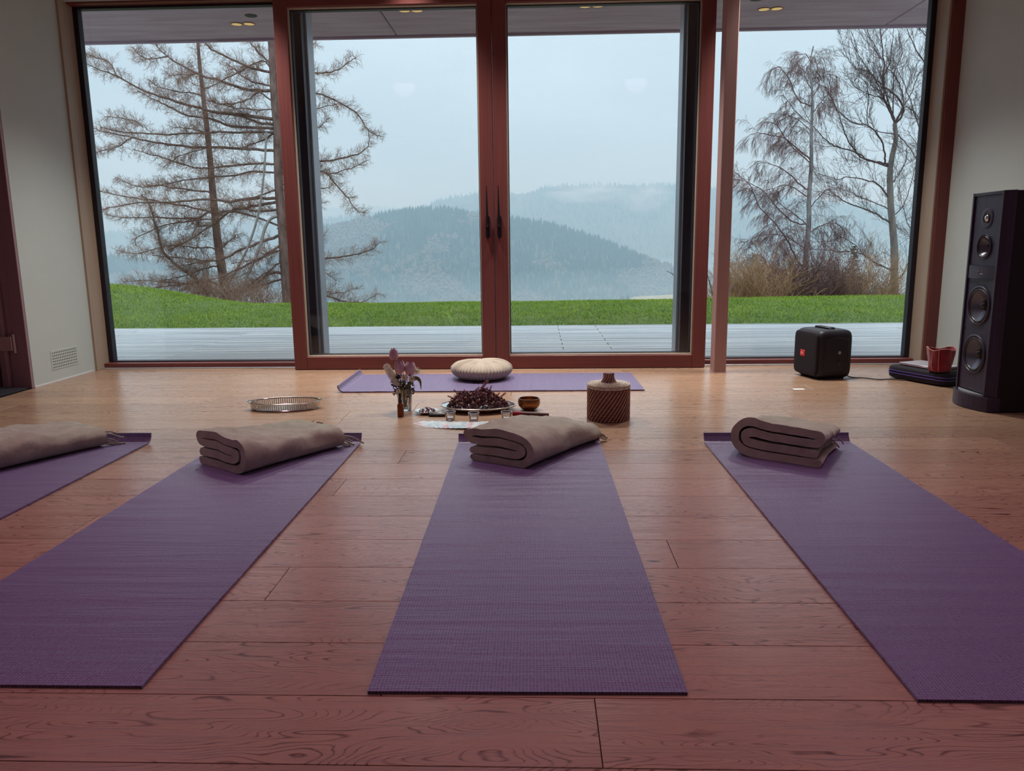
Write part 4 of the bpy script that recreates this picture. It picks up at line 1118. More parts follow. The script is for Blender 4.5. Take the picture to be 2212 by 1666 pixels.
tree('larch_tree', 'tall bare larch whose trunk stands behind the left door stile', LARCH_TRUNK, LARCH_BRANCHES, 'larch', 'larch', 'larch_twig', 'larch',
     0.0215, 0.42, 0.95, 1, 0.0024, 11, False, 0.85, extra=DEAD_BRANCHES)
tree('larch_tree', 'slimmer bare larch in the leftmost pane with a curved side stem', YOUNG_TRUNK, YOUNG_BRANCHES, 'larch', 'larch', 'larch_twig', 'larch',
     0.0205, 0.46, 1.0, 1, 0.0024, 12, True, 0.8)
tree('birch_tree', 'drooping bare birch with pale patches in the rightmost pane', BIRCH_TRUNK, BIRCH_BRANCHES, 'birch', 'birch_twig', 'birch_twig', 'birch',
     0.066, 0.85, 0.70, 2, 0.0030, 13, True, 0.6)
tree('ash_tree', 'tall forked bare tree with grey trunk near the right window jamb', ASH_TRUNK, ASH_BRANCHES, 'ash', 'ash_twig', 'ash_twig', 'ash',
     0.145, 1.2, 0.65, 2, 0.0040, 14, True, 0.62)
tree('ash_tree', 'bare tree mostly hidden behind the right window jamb', EDGE_TRUNK, EDGE_BRANCHES, 'ash', 'ash_twig', 'ash_twig', 'ash',
     0.14, 1.3, 0.70, 2, 0.0040, 15, False, 0.62)

# small leafless shrub at the right door's edge
t = thing('leafless_shrub', 'sparse leafless shrub just left of the right door stile, on the lawn crest', 'shrub', (2.95, 11.9, lawn_z(2.95, 11.9)))
o = Vector(t.location)
r = random.Random(3)
tw = Twigs()
for st in SHRUB_STEMS:
    P_ = [Vector(q[:3]) - o for q in st]
    P_[0].z = min(P_[0].z, -0.02)
    MB().tube(P_, [max(q[3], 0.004) for q in st], 5).build('stem', 'ash_twig', t, 60)
    grow(tw, P_, r, 0.09, 0.22, 0.6, 'ash', 0, 0.0028)
tw.build('twigs', 'ash_twig', t)


# dense tan brush under the birch
def brush(label, cx, cy, w_, h_, n, seed, mat):
    z0 = lawn_z(cx, cy)
    t = thing('brush_bush', label, 'bush', (cx, cy, z0))
    r = random.Random(seed)
    tw = Twigs()
    for _ in range(n):
        x, y = r.gauss(0, w_ * 0.36), r.uniform(-0.7, 0.7)
        hh = h_ * r.uniform(0.45, 1.0) * math.exp(-(x / w_) ** 2 * 1.2)
        d = Vector((r.uniform(-0.8, 0.8), r.uniform(-0.4, 0.4), 1)).normalized()
        q = crooked(Vector((x, y, lawn_z(cx + x, cy + y) - z0 - 0.03)), d, hh, r, 4, 0.32)
        tw.line(q, 0.006, 0.003)
        grow(tw, q, r, 0.075, 0.40, 0.95, 'ash', 1 if r.random() < 0.5 else 0, 0.0028)
    tw.build('twigs', mat, t)


brush('orange tan brush left of the birch foot, by the post', 3.95, 14.6, 1.0, 1.35, 260, 21, 'bush')
brush('purple brown thicket around the foot of the birch', 5.1, 15.2, 1.3, 1.9, 330, 22, 'birch_twig')
brush('tan and brown thicket between birch and grey trunk', 6.2, 15.4, 1.1, 1.6, 280, 23, 'bush')
brush('straw brown tangle at the feet of the two larches', -5.3, 13.4, 1.3, 0.6, 150, 24, 'larch_twig')


# dark little spruce among the right thicket
def spruce(cx, cy, z0, H_, label):
    t = thing('spruce_tree', label, 'tree', (cx, cy, z0))
    MB().tube([(0, 0, 0), (0, 0, H_)], [0.05, 0.006], 6).build('trunk', 'ash', t)
    r = random.Random(31)
    tw = Twigs()
    for k in range(240):
        z = H_ * r.random() ** 1.2
        rad = (H_ - z) * 0.32 + 0.05
        a = r.uniform(0, 6.28)
        d = Vector((math.cos(a), math.sin(a), -0.15))
        q = crooked(Vector((0, 0, z)), d, rad * r.uniform(0.6, 1), r, 3, 0.12)
        tw.line(q, 0.012, 0.004)
        grow(tw, q, r, 0.07, 0.13, 0.9, 'larch', 0, 0.006)
    tw.build('needles', 'needle', t)


spruce(6.6, 16.6, lawn_z(6.6, 16.6), 1.75, 'small dark green spruce behind the thicket, left of grey trunk')
spruce(5.75, 16.6, lawn_z(5.75, 16.6), 1.2, 'lowest dark spruce, hidden in thicket right of the birch')

# ================================================================== YOGA MATS
MAT_T = 0.0062


def yoga_mat(label, x0, y0, width, length, curl_r, curl_a, seed, rotz=0.0):
    """a sheet along +y, far end curled up; local origin at the middle of the near end"""
    nx, nl = 16, 150
    arc = curl_r * R(curl_a)
    flat = length - arc

    def path(s):
        if s <= flat:
            return s, 0.0, 0.0
        a = (s - flat) / curl_r
        return flat + curl_r * math.sin(a), curl_r * (1 - math.cos(a)), a
    m = MB()
    for lay in (1, 0):
        for j in range(nl + 1):
            s = length * j / nl
            if j > nl - 24:
                s = length - arc - 0.02 + (arc + 0.02) * (j - (nl - 24)) / 24
            elif True:
                s = (length - arc - 0.02) * j / (nl - 24)
            y, z, a = path(s)
            for i in range(nx + 1):
                x = -width / 2 + width * i / nx
                w_ = max(0.0, mn.noise(Vector((x * 1.3 + seed, s * 9.0, seed)))) * 0.0022 + 0.0009 * (1 + mn.noise(Vector((x * 2 + seed, s * 26, 5))))
                if lay == 0:
                    w_ = w_ * 0.6
                edge = min(1.0, s / 0.03)
                t = 0.0003 + w_ * edge + (MAT_T if lay else 0.0)
                m.v.append((x, y - t * math.sin(a), z + t * math.cos(a)))
    n = nx + 1
    M_ = (nl + 1) * n
    for j in range(nl):
        for i in range(nx):
            a = j * n + i
            m.f.append((a, a + 1, a + n + 1, a + n))
            m.f.append((M_ + a, M_ + a + n, M_ + a + n + 1, M_ + a + 1))
        a, b = j * n, j * n + nx
        m.f.append((a, a + n, M_ + a + n, M_ + a))
        m.f.append((b + n, b, M_ + b, M_ + b + n))
    for i in range(nx):
        a, b = i, nl * n + i
        m.f.append((a + 1, a, M_ + a, M_ + a + 1))
        m.f.append((b, b + 1, M_ + b + 1, M_ + b))
    me_ = m.mesh('yoga_mat', 'mat', 35)
    o = link('yoga_mat', me_, None, (x0, y0, 0), rotz, label=label, category='yoga mat', group='purple yoga mats on the floor')
    return o


yoga_mat('purple yoga mat in the centre foreground, pointing at the round cushion', -0.026, 1.318, 0.600, 1.905, 0.045, 84, 1, 0.010)
yoga_mat('purple yoga mat left of centre, second mat from the left', -1.066, 1.326, 0.604, 1.905, 0.045, 88, 2, -0.0)
yoga_mat('purple yoga mat at the right, running out of the photo', 0.989, 1.304, 0.602, 1.915, 0.045, 86, 3, -0.003)
yoga_mat('purple yoga mat at far left, mostly outside the photo', -1.990, 1.33, 0.600, 1.91, 0.045, 88, 4, 0.0)
yoga_mat('greyish purple yoga mat lying crosswise under the round cushion by the doors', 0.602, 4.668, 0.60, 1.80, 0.040, 95, 5, math.pi / 2 + 0.012)

# ================================================================== FOLDED BLANKETS


def blanket(label, near, left_dir, W_, v_dir, L, path, thick, seed, fringe, z0=0.0075, hz_=1.0, mirror=False):
    """path: fold line in the cross-section (u, z); extruded along v with wool-like unevenness"""
    t = thing('folded_blanket', label, 'blanket', (near[0], near[1], z0), 0, 'folded wool blankets on the mats')
    ld = Vector((*left_dir, 0)).normalized()
    vd = Vector((*v_dir, 0)).normalized()
    P2 = smoothpath([(u * W_, z * hz_, 0) for u, z in path], 7)
    n = len(P2)
    tang = [(P2[min(i + 1, n - 1)] - P2[max(i - 1, 0)]).normalized() for i in range(n)]
    nr = [Vector((-q.y, q.x, 0)) for q in tang]
    h = thick / 2
    out = [P2[i] + nr[i] * h for i in range(n)]
    e_ = [P2[-1] + nr[-1] * (h * math.cos(a)) + tang[-1] * (h * math.sin(a)) for a in (0.6, 1.57, 2.54)]
    inn = [P2[i] - nr[i] * h for i in reversed(range(n))]
    s_ = [P2[0] - nr[0] * (h * math.cos(a)) - tang[0] * (h * math.sin(a)) for a in (0.6, 1.57, 2.54)]
    loop = out + e_ + inn + s_
    M_ = len(loop)
    NV = 36
    m = MB()
    ztop = max(q.y for q in loop)
    for j in range(NV + 1):
        v = j / NV
        for k, q in enumerate(loop):
            u, z = q.x, q.y
            pz = Vector((u * 9 + seed, v * L * 9, seed))
            f1 = mn.noise(pz) * 0.014 + mn.noise(Vector((u * 34 + v * 8 + seed, v * L * 15, 4))) * 0.010 * min(1, 0.15 + v * 9) + mn.noise(pz * 4) * 0.003
            f2 = mn.noise(Vector((z * 16 + seed, v * L * 8, seed + 7))) * 0.012
            ends = 0.007 * mn.noise(Vector((u * 5, z * 12, seed + 3 + j // (NV // 2 + 1) * 5)))
            z2 = max(0.0015, (z + f1 * min(1, z / ztop) + 0.007 * math.sin(v * 5 + seed) * (z / ztop)) * (1 - 0.36 * v))
            u2 = u + f2 * min(1.0, z / 0.03) - 0.01 * math.sin(v * 3.1)
            vv = v * L + ends * (1 if j in (0, NV) else (0.5 if j in (1, NV - 1) else 0))
            if mirror:
                p = ld * u2 + vd * vv
            else:
                p = ld * (W_ - u2) + vd * vv
            m.v.append((p.x, p.y, z2))
    fl = []
    for j in range(NV):
        for k in range(M_):
            a, b = j * M_ + k, j * M_ + (k + 1) % M_
            fl.append((a, b, b + M_, a + M_))
    for j in (0, NV):        # end caps: quads across the ribbon, showing the folded layers
        o = j * M_
        for i in range(n - 1):
            a, b = i, i + 1
            c, d = n + 3 + (n - 1 - (i + 1)), n + 3 + (n - 1 - i)
            q = (o + a, o + d, o + c, o + b)
            fl.append(q if j == 0 else tuple(reversed(q)))
        q = (o + n - 1, o + n + 3, o + n + 2, o + n + 1, o + n)
        fl.append(q if j == 0 else tuple(reversed(q)))
        q = (o + 0, o + M_ - 1, o + M_ - 2, o + M_ - 3, o + M_ - 4)
        fl.append(q if j == 0 else tuple(reversed(q)))
    m.f = fl
    if mirror:
        m.f = [tuple(reversed(q)) for q in fl]
    m.build('blanket_cloth', 'blanket', t, 50)
    r = random.Random(seed)
    for (u, v, z, du, dv, dz, ln) in fringe:
        base = ld * ((u if mirror else 1 - u) * W_) + vd * (v * L)
        base.z = z * (1 - 0.36 * v)
        d = ld * (du if mirror else -du) + vd * dv
        d.z = dz
        d.normalize()
        pts = [base - d * 0.01]
        p = base.copy()
        for k in range(5):
            d2 = (d + rvec(r) * 0.25 + Vector((0, 0, -0.15 * k))).normalized()
            p = p + d2 * (ln / 5)
            p.z = max(p.z, 0.004)
            pts.append(p.copy())
        MB().tube(smoothpath(pts, 2), [0.0034] * 10 + [0.0042], 6).build('fringe_strand', 'blanket', t, 60)
    return t


WRAP = [(0.03, 0.016), (0.40, 0.016), (0.78, 0.016), (0.92, 0.024), (0.985, 0.05), (0.975, 0.085), (0.90, 0.108), (0.76, 0.116), (0.40, 0.118), (0.10, 0.117),
        (0.005, 0.108), (0.01, 0.092), (0.10, 0.086), (0.40, 0.085), (0.70, 0.083), (0.815, 0.077), (0.85, 0.064), (0.80, 0.053), (0.66, 0.051), (0.35, 0.051), (0.05, 0.050)]
WRAP2 = [(0.10, 0.016), (0.40, 0.014), (0.76, 0.012), (0.91, 0.022), (0.985, 0.052), (0.96, 0.085), (0.88, 0.108), (0.74, 0.118), (0.40, 0.126), (0.14, 0.128),
         (0.0, 0.114), (0.02, 0.096), (0.14, 0.090), (0.40, 0.089), (0.70, 0.084), (0.82, 0.076), (0.85, 0.062), (0.80, 0.050), (0.66, 0.048), (0.35, 0.050), (0.09, 0.049)]
WRAP4 = [(0.97, 0.016), (0.6, 0.015), (0.24, 0.016), (0.09, 0.026), (0.01, 0.058), (0.035, 0.095), (0.12, 0.118), (0.26, 0.125), (0.6, 0.124), (0.88, 0.120),
         (0.985, 0.108), (0.965, 0.088), (0.86, 0.086), (0.55, 0.088), (0.28, 0.090), (0.16, 0.082), (0.13, 0.066), (0.18, 0.052), (0.32, 0.050), (0.6, 0.050), (0.93, 0.048)]
FR2 = [(0.88, 1.0, 0.085, 0.15, 1, -0.3, 0.075), (0.94, 1.0, 0.06, 0.6, 1, -0.5, 0.055), (0.93, 1.0, 0.04, 0.0, 1, -0.4, 0.05), (0.97, 1.0, 0.022, 0.6, 1, -0.3, 0.045), (0.86, 1.0, 0.095, 0.3, 1, -0.4, 0.09), (0.92, 1.0, 0.075, 0.4, 1, -0.25, 0.12), (0.95, 1.0, 0.05, 0.3, 1, -0.2, 0.07), (0.95, 1.0, 0.03, 0.4, 1, -0.5, 0.05), (0.9, 1.0, 0.018, 0.1, 1, -0.2, 0.05),
       (0.35, 1.0, 0.125, -0.8, 0.6, 0.35, 0.06), (0.38, 1.0, 0.125, 0.9, 0.5, 0.15, 0.065)]
FR3 = [(0.88, 1.0, 0.08, 0.1, 1, -0.1, 0.07), (0.91, 1.0, 0.06, 0.5, 1, -0.3, 0.075), (0.94, 1.0, 0.045, 0.1, 1, -0.2, 0.06), (0.86, 1.0, 0.09, 0.3, 1, -0.2, 0.06), (0.9, 1.0, 0.07, 0.35, 1, -0.25, 0.08), (0.93, 1.0, 0.05, 0.3, 1, -0.1, 0.085), (0.95, 1.0, 0.035, 0.3, 1, -0.3, 0.07), (0.55, 1.0, 0.115, 0.6, 0.6, 0.1, 0.03)]
FR1 = [(0.9, 1.0, 0.09, 0.4, 1, 0.1, 0.06), (0.92, 1.0, 0.075, 0.5, 1, -0.05, 0.085), (0.94, 1.0, 0.06, 0.5, 1, -0.3, 0.075), (0.95, 1.0, 0.045, 0.4, 1, -0.3, 0.09), (0.95, 1.0, 0.03, 0.5, 1, -0.4, 0.10), (0.95, 1.0, 0.02, 0.3, 1, -0.3, 0.07)]
FR4 = [(0.97, 0.95, 0.085, 1, 0.3, -0.6, 0.05), (0.97, 0.90, 0.05, 1, 0.3, -0.8, 0.035)]
blanket('folded taupe blanket on the second mat from left, layered end facing left', (-1.075, 2.685), (-0.24, 0.165), 0.29, (0.25, 0.385), 0.475, WRAP, 0.0285, 2.3, FR2)
blanket('folded taupe blanket on the centre mat, in front of the card row', (-0.03, 2.765), (-0.235, 0.128), 0.285, (0.265, 0.39), 0.50, WRAP2, 0.0300, 5.1, FR3)
blanket('folded taupe blanket on the right mat, rounded fold at left', (1.035, 2.775), (-0.262, 0.195), 0.335, (0.15, 0.26), 0.34, WRAP4, 0.0310, 8.7, FR4, hz_=1.06)
blanket('folded taupe blanket cut by the left edge of the photo', (-2.10, 2.62), (-0.88, 0.47), 0.29, (0.215, 0.40), 0.56, WRAP, 0.0285, 12.9, FR1, hz_=1.05)

# ================================================================== ROUND CUSHION
ct = thing('round_cushion', 'round cream pleated meditation cushion on the crosswise mat', 'cushion', (-0.36, 4.775, 0.0085))


def pleat(q, a, r_, z):
    k = math.sin(a * 52 + 0.6 * math.sin(a * 5))
    g = 0.0045 * min(1, r_ / 0.10)
    q = q * 1.0
    nrm = Vector((math.cos(a), math.sin(a), 0.6 if z > 0.06 else -0.4))
    q += nrm * (g * k)
    q.z = max(q.z + 0.006 * math.sin(a * 2 + 1) * (z / 0.15), 0.0005)
    return q


prof = [(0, 0.004), (0.06, 0.002), (0.11, 0.004), (0.15, 0.015), (0.180, 0.037), (0.190, 0.060), (0.182, 0.080), (0.160, 0.097), (0.130, 0.108), (0.09, 0.1155), (0.055, 0.117), (0.030, 0.113), (0.014, 0.107), (0, 0.104)]
pp = smoothpath([(a, b, 0) for a, b in prof], 3)
m = MB()
m.lathe([(max(q.x, 0), q.y) for q in pp], 208, fn=pleat)
m.build('cushion_cover', 'cushion', ct, 80)
MB().lathe([(0, 0.111), (0.008, 0.110), (0.012, 0.107), (0.010, 0.103)], 16).build('centre_button', 'cushion', ct)

# ================================================================== VASE WITH FLOWERS
VX, VY = -0.690, 3.862
vt = thing('glass_vase', 'clear flared glass vase holding tulips, on the oak floor', 'vase', (VX, VY, 0.0004))
MB().lathe([(0, 0.0), (0.030, 0.0), (0.0335, 0.004), (0.037, 0.06), (0.0435, 0.115), (0.0415, 0.115), (0.0345, 0.06), (0.030, 0.012), (0, 0.012)], 28).build('vase_glass', 'clear', vt)
MB().lathe([(0, 0.013), (0.0295, 0.0135), (0.034, 0.06), (0.036, 0.075), (0, 0.075)], 24).build('vase_water', 'water', vt)


def tulip(label, head, tilt, base, s=1.0, leaves=()):
    t = thing('tulip', label, 'flower', (VX, VY, 0.016), 0, 'mauve tulips in the vase')
    o = Vector((VX, VY, 0.016))
    h = Vector(head) - o
    b = Vector((base[0], base[1], 0))
    up = Vector((tilt[0], tilt[1], 1)).normalized()
    MB().tube(smoothpath([b, b * 0.3 + h * 0.35 + Vector((0, 0, 0.01)), h - up * 0.03, h], 6), 0.0026, 7).build('stem', 'stem', t)
    rot = up.to_track_quat('Z', 'Y').to_matrix().to_4x4()
    mt = Matrix.Translation(h) @ rot
    for k in range(6):
        ang = k * math.pi / 3 + (0.0 if k % 2 else 0.15)
        rin = 0.92 if k % 2 else 1.0

        def fn(u, v, ang=ang, rin=rin):
            z = v * 0.052 * s
            rr = rin * s * (0.006 + 0.0155 * math.sin(math.pi * min(1, 0.12 + 0.78 * v)) ** 0.8)
            wdt = 0.68 * math.sin(math.pi * (0.10 + 0.87 * v)) ** 0.7
            a = ang + (u - 0.5) * 2 * wdt
            rr *= 1 - 0.08 * abs(u - 0.5)
            return mt @ Vector((rr * math.cos(a), rr * math.sin(a), z))
        MB().grid(fn, 5, 8).build('petal', 'tulip', t, 80)
    for pts, wd in leaves:
        pth = smoothpath([Vector(p) - o for p in pts], 5)
        n = len(pth)
        m = MB()
        for i, p in enumerate(pth):
            d = (pth[min(i + 1, n - 1)] - pth[max(i - 1, 0)]).normalized()
            sd = d.cross(Vector((0, 1, 0.3))).normalized()
            sd = (sd * 0.6 + Vector((0, 0.7, 0.35))).normalized()
            wv = wd * math.sin(math.pi * (0.08 + 0.9 * i / (n - 1))) ** 0.8
            nn = d.cross(sd).normalized()
            m.v += [tuple(p - sd * wv + nn * wv * 0.35), tuple(p), tuple(p + sd * wv + nn * wv * 0.35)]
        for i in range(n - 1):
            for k in (0, 1):
                m.f.append((i * 3 + k, i * 3 + k + 1, i * 3 + k + 4, i * 3 + k + 3))
        m.build('leaf', 'leaf', t, 80)
    return t


tulip('tallest mauve tulip standing above the other vase flowers', (-0.738, 3.86, 0.262), (0.02, 0), (0.01, 0.008), 1.15)
tulip('middle mauve tulip with pale tips, facing front in the vase', (-0.707, 3.845, 0.194), (0.0, -0.1), (0.0, -0.012), 1.35,
      [([(-0.70, 3.85, 0.07), (-0.702, 3.84, 0.12), (-0.70, 3.835, 0.165)], 0.014)])
tulip('right mauve tulip in the vase, beside the white daisies', (-0.657, 3.85, 0.186), (0.10, -0.05), (-0.006, 0.004), 1.35,
      [([(-0.68, 3.85, 0.09), (-0.655, 3.842, 0.145), (-0.628, 3.84, 0.170), (-0.606, 3.84, 0.155), (-0.601, 3.84, 0.112)], 0.011),
       ([(-0.685, 3.85, 0.07), (-0.672, 3.838, 0.12), (-0.645, 3.832, 0.145)], 0.013)])

hy = thing('white_hyacinth', 'leaning cream white hyacinth at the left of the vase', 'flower', (VX, VY, 0.016))
p0, p1 = Vector((-0.002, 0, 0)), Vector((-0.088, -0.004, 0.215))
MB().tube(smoothpath([p0, Vector((-0.020, 0, 0.09)), Vector((-0.055, -0.002, 0.15)), p1], 6), 0.003, 7).build('stem', 'stem', hy)
r = random.Random(9)
m = MB()
for k in range(46):
    f_ = 0.52 + 0.48 * k / 45
    c = Vector((-0.020, 0, 0.09)).lerp(p1, (f_ - 0.4) / 0.6)
    a = k * 2.4
    out_ = Vector((math.cos(a), math.sin(a), 0.2)).normalized()
    q = c + out_ * 0.017 * (1.25 - 0.5 * f_)
    e1 = out_.orthogonal().normalized()
    e2 = out_.cross(e1)
    for i in range(6):
        b = i * math.pi / 3 + k
        d = e1 * math.cos(b) + e2 * math.sin(b)
        s_ = e1 * math.cos(b + 1.57) + e2 * math.sin(b + 1.57)
        m.add([q, q + d * 0.008 + s_ * 0.0036 + out_ * 0.004, q + d * 0.016 - out_ * 0.001, q + d * 0.008 - s_ * 0.0036 + out_ * 0.004], [(0, 1, 2, 3)])
m.build('florets', 'white_petal', hy, 0, kind='stuff')


def daisy(label, c, nrm, rad):
    t = thing('white_daisy', label, 'flower', (VX, VY, 0.016), 0, 'white daisies in the vase')
    c = Vector(c) - Vector((VX, VY, 0.016))
    nv = Vector(nrm).normalized()
    e1 = nv.orthogonal().normalized()
    e2 = nv.cross(e1)
    MB().tube(smoothpath([Vector((0.005, 0, 0)), c * 0.5 + Vector((-0.004, 0, 0.02)), c], 5), 0.0018, 6).build('stem', 'stem', t)
    m = MB()
    for i in range(11):
        b = i * 2 * math.pi / 11
        d = e1 * math.cos(b) + e2 * math.sin(b)
        s_ = nv.cross(d)
        m.add([c, c + d * rad * 0.55 + s_ * rad * 0.17 + nv * 0.002, c + d * rad, c + d * rad * 0.55 - s_ * rad * 0.17 + nv * 0.002], [(0, 1, 2, 3)])
    m.build('petals', 'white_petal', t, 0)
    mt = Matrix.Translation(c) @ nv.to_track_quat('Z', 'Y').to_matrix().to_4x4()
    MB().lathe([(rad * 0.28, 0.0005), (rad * 0.2, 0.003), (0, 0.0045)], 10, mt).build('flower_centre', 'yellow', t)


daisy('white daisy at right edge of the bouquet, above the curved leaf', (-0.624, 3.855, 0.206), (0.5, -0.7, 0.4), 0.026)
daisy('white daisy between the two lower tulips', (-0.684, 3.838, 0.176), (0.1, -0.8, 0.6), 0.024)
daisy('white daisy under the right tulip', (-0.645, 3.835, 0.168), (0.2, -0.8, 0.5), 0.022)
daisy('white daisy behind the right tulip', (-0.672, 3.872, 0.222), (-0.1, -0.4, 0.8), 0.022)
# dark foliage filling the vase mouth
t = thing('foliage_sprig', 'dark green and purple foliage filling the vase mouth', 'foliage', (VX, VY, 0.016))
m = MB()
r = random.Random(12)
for k in range(170):
    c = Vector((r.uniform(-0.050, 0.042), r.uniform(-0.025, 0.02), r.uniform(0.06, 0.165)))
    d = (rvec(r) + Vector((c.x * 12, 0, 0.5))).normalized()
    s_ = d.cross(rvec(r)).normalized()
    l_ = r.uniform(0.012, 0.030)
    m.add([c, c + d * l_ * 0.5 + s_ * l_ * 0.28, c + d * l_, c + d * l_ * 0.5 - s_ * l_ * 0.28], [(0, 1, 2, 3)])
m.build('leaves', 'dried_dark', t, 0, kind='stuff')
m = MB()
for k in range(9):
    b = Vector((r.uniform(-0.014, 0.014), r.uniform(-0.014, 0.014), 0))
    m.tube([b, Vector((b.x * -1.2, -b.y, 0.11))], 0.0017, 5)
m.build('stems', 'stem', t, 0)

bt = thing('dropper_bottle', 'small amber bottle with tall black dropper cap before the vase', 'bottle', (-0.686, 3.712, 0.0004))
MB().lathe([(0, 0), (0.0145, 0), (0.016, 0.002), (0.016, 0.056), (0.0135, 0.064), (0.008, 0.069), (0.0075, 0.074), (0, 0.074)], 24).build('bottle_glass', 'amber', bt)
MB().lathe([(0.0095, 0.070), (0.0095, 0.088), (0.0075, 0.0895), (0.0065, 0.096), (0.0062, 0.114), (0.004, 0.120), (0, 0.121)], 18).build('dropper_cap', 'black', bt)

# ================================================================== TRAYS AND THE DRIED FLOWERS
gt = thing('gallery_tray', 'empty oval silver tray with pierced gallery rim, left of vase', 'tray', (-1.330, 3.915, 0.0004), 0.10)
MB().lathe([(0, 0.001), (0.88, 0.001), (0.92, 0.0), (0.93, 0.005), (0, 0.005)], 64, None, 0.185, 0.102).build('tray_base', 'silver', gt)
m = MB()
for k in range(96):
    a = 2 * math.pi * k / 96
    p = Vector((0.172 * math.cos(a), 0.094 * math.sin(a), 0.004))
    q = Vector((0.179 * math.cos(a), 0.099 * math.sin(a), 0.038))
    m.tube([p, q], 0.0024, 4)
m.build('gallery_bars', 'silver', gt, 0)
el_ = lambda rx, ry, z, n: [(rx * math.cos(2 * math.pi * k / n), ry * math.sin(2 * math.pi * k / n), z) for k in range(n)]
m = MB()
m.tube(el_(0.183, 0.102, 0.040, 64), 0.0042, 8, True)
m.tube(el_(0.174, 0.095, 0.006, 64), 0.0036, 6, True)
m.build('tray_rim', 'silver', gt)
for sg in (-1, 1):
    MB().tube([(sg * 0.180, -0.02, 0.042), (sg * 0.191, -0.01, 0.045), (sg * 0.194, 0.0, 0.046), (sg * 0.191, 0.01, 0.045), (sg * 0.180, 0.02, 0.042)], 0.0032, 6).build('tray_handle', 'silver', gt)

TX, TY = -0.312, 3.868
ft = thing('flower_tray', 'oval silver tray heaped with dried flowers, before the cushion', 'tray', (TX, TY, 0.0004))
MB().lathe([(0, 0.004), (0.55, 0.004), (0.62, 0.0), (0.66, 0.004), (0.80, 0.014), (0.93, 0.022), (1.0, 0.024), (1.0, 0.027), (0.93, 0.026), (0.80, 0.019), (0.6, 0.009), (0, 0.009)], 64, None, 0.192, 0.135).build('tray_dish', 'silver', ft)
MB().tube(el_(0.191, 0.134, 0.0265, 64), 0.0036, 8, True).build('tray_rim', 'silver', ft)


def heap_z(x, y):
    a = (x / 0.155) ** 2 + (y / 0.105) ** 2
    if a >= 1:
        return 0.016
    return 0.016 + 0.082 * (1 - a) ** 0.62 * (1 + 0.12 * math.sin(x * 40) - 0.35 * max(0, (x - 0.03) * 4))


r = random.Random(44)
for nm, mt, cnt, sz in (('dried_petals', 'dried', 2600, 0.013), ('dried_lilac_petals', 'lilac', 60, 0.009), ('dried_dark_leaves', 'dried_dark', 900, 0.016), ('dried_heather_flowers', 'heather', 1300, 0.010), ('dried_tan_petals', 'dried_tan', 260, 0.011)):
    m = MB()
    for k in range(cnt):
        a, q = r.uniform(0, 6.283), math.sqrt(r.random())
        x, y = 0.162 * q * math.cos(a), 0.112 * q * math.sin(a)
        if nm == 'dried_lilac_petals':
            x, y = r.gauss(-0.005, 0.025), r.gauss(-0.03, 0.03)
        z = heap_z(x, y) * (r.uniform(0.72, 1.06) if k % 3 else r.uniform(0.2, 0.8)) + r.uniform(-0.004, 0.009)
        z = max(z, 0.012)
        d, s_ = rvec(r).normalized(), rvec(r).normalized()
        l_ = sz * r.uniform(0.5, 1.2)
        c = Vector((x, y, z))
        s_ = d.cross(s_).normalized()
        nn = d.cross(s_)
        m.add([c - d * l_ * 0.5, c + s_ * l_ * 0.34 + nn * l_ * 0.15, c + d * l_ * 0.5, c - s_ * l_ * 0.34 + nn * l_ * 0.15], [(0, 1, 2, 3)])
    lb = {'dried_petals': 'maroon dried petals heaped on the oval tray', 'dried_lilac_petals': 'few lilac dried petals on top of the flower heap',
          'dried_dark_leaves': 'dark dried leaves mixed through the flower heap', 'dried_heather_flowers': 'rosy dried heather blossoms strewn over the flower heap',
          'dried_tan_petals': 'tan dried petals strewn over the flower heap'}[nm]
    m.build(nm, mt, None, 0, (TX, TY, 0.0004), kind='stuff', label=lb, category='dried flowers')
bud = None
spots = [(-0.105, -0.055), (-0.072, -0.08), (-0.06, -0.055), (-0.018, -0.088), (0.01, -0.082), (0.045, -0.085), (0.082, -0.07), (0.075, -0.045), (0.108, -0.05), (-0.13, -0.03), (0.12, -0.02), (0.09, 0.01), (-0.03, -0.06), (0.03, -0.05)]
for i, (x, y) in enumerate(spots):
    z = heap_z(x, y) + 0.002
    if bud is None:
        bud = thing('dried_rosebud', 'dried tan rosebud in the front of the flower heap', 'flower', (TX + x, TY + y, z), 0, 'dried tan rosebuds on the flower heap')
        for k in range(5):
            a0 = k * 1.2566

            def fn(u, v, a0=a0):
                a = a0 + (u - 0.5) * 1.9
                rr = 0.0105 * math.sin(math.pi * (0.08 + 0.80 * v)) * (1 + 0.14 * math.sin(u * 3.1))
                return Vector((rr * math.cos(a), rr * math.sin(a), -0.008 + 0.018 * v))
            MB().grid(fn, 4, 5).build('petal', 'dried_tan', bud, 80)
        MB().lathe([(0, -0.009), (0.006, -0.006), (0.0085, 0.0), (0.006, 0.006), (0, 0.008)], 10).build('bud_core', 'dried_tan', bud)
        o = bud
    else:
        o = copy_tree(bud)
        o.location = (TX + x, TY + y, z)
    o.rotation_euler = (r.uniform(0.2, 1.2), r.uniform(-0.5, 0.5), r.uniform(0, 6))
    o.scale = [r.uniform(0.55, 0.85)] * 3
    o['label'] = ORD[sorted(range(len(spots)), key=lambda q: spots[q][0]).index(i)] + ' dried rosebud from the left on the flower heap'
sprig0 = None
SPRIG_PLACE = ['tallest heather sprig at the top', 'heather sprig left of the tallest one', 'heather sprig leaning over the left shoulder', 'heather sprig low at left front', 'heather sprig right of the summit', 'heather sprig leaning out at the right', 'heather sprig low at right front', 'heather sprig at the far left end', 'heather sprig at the middle front']
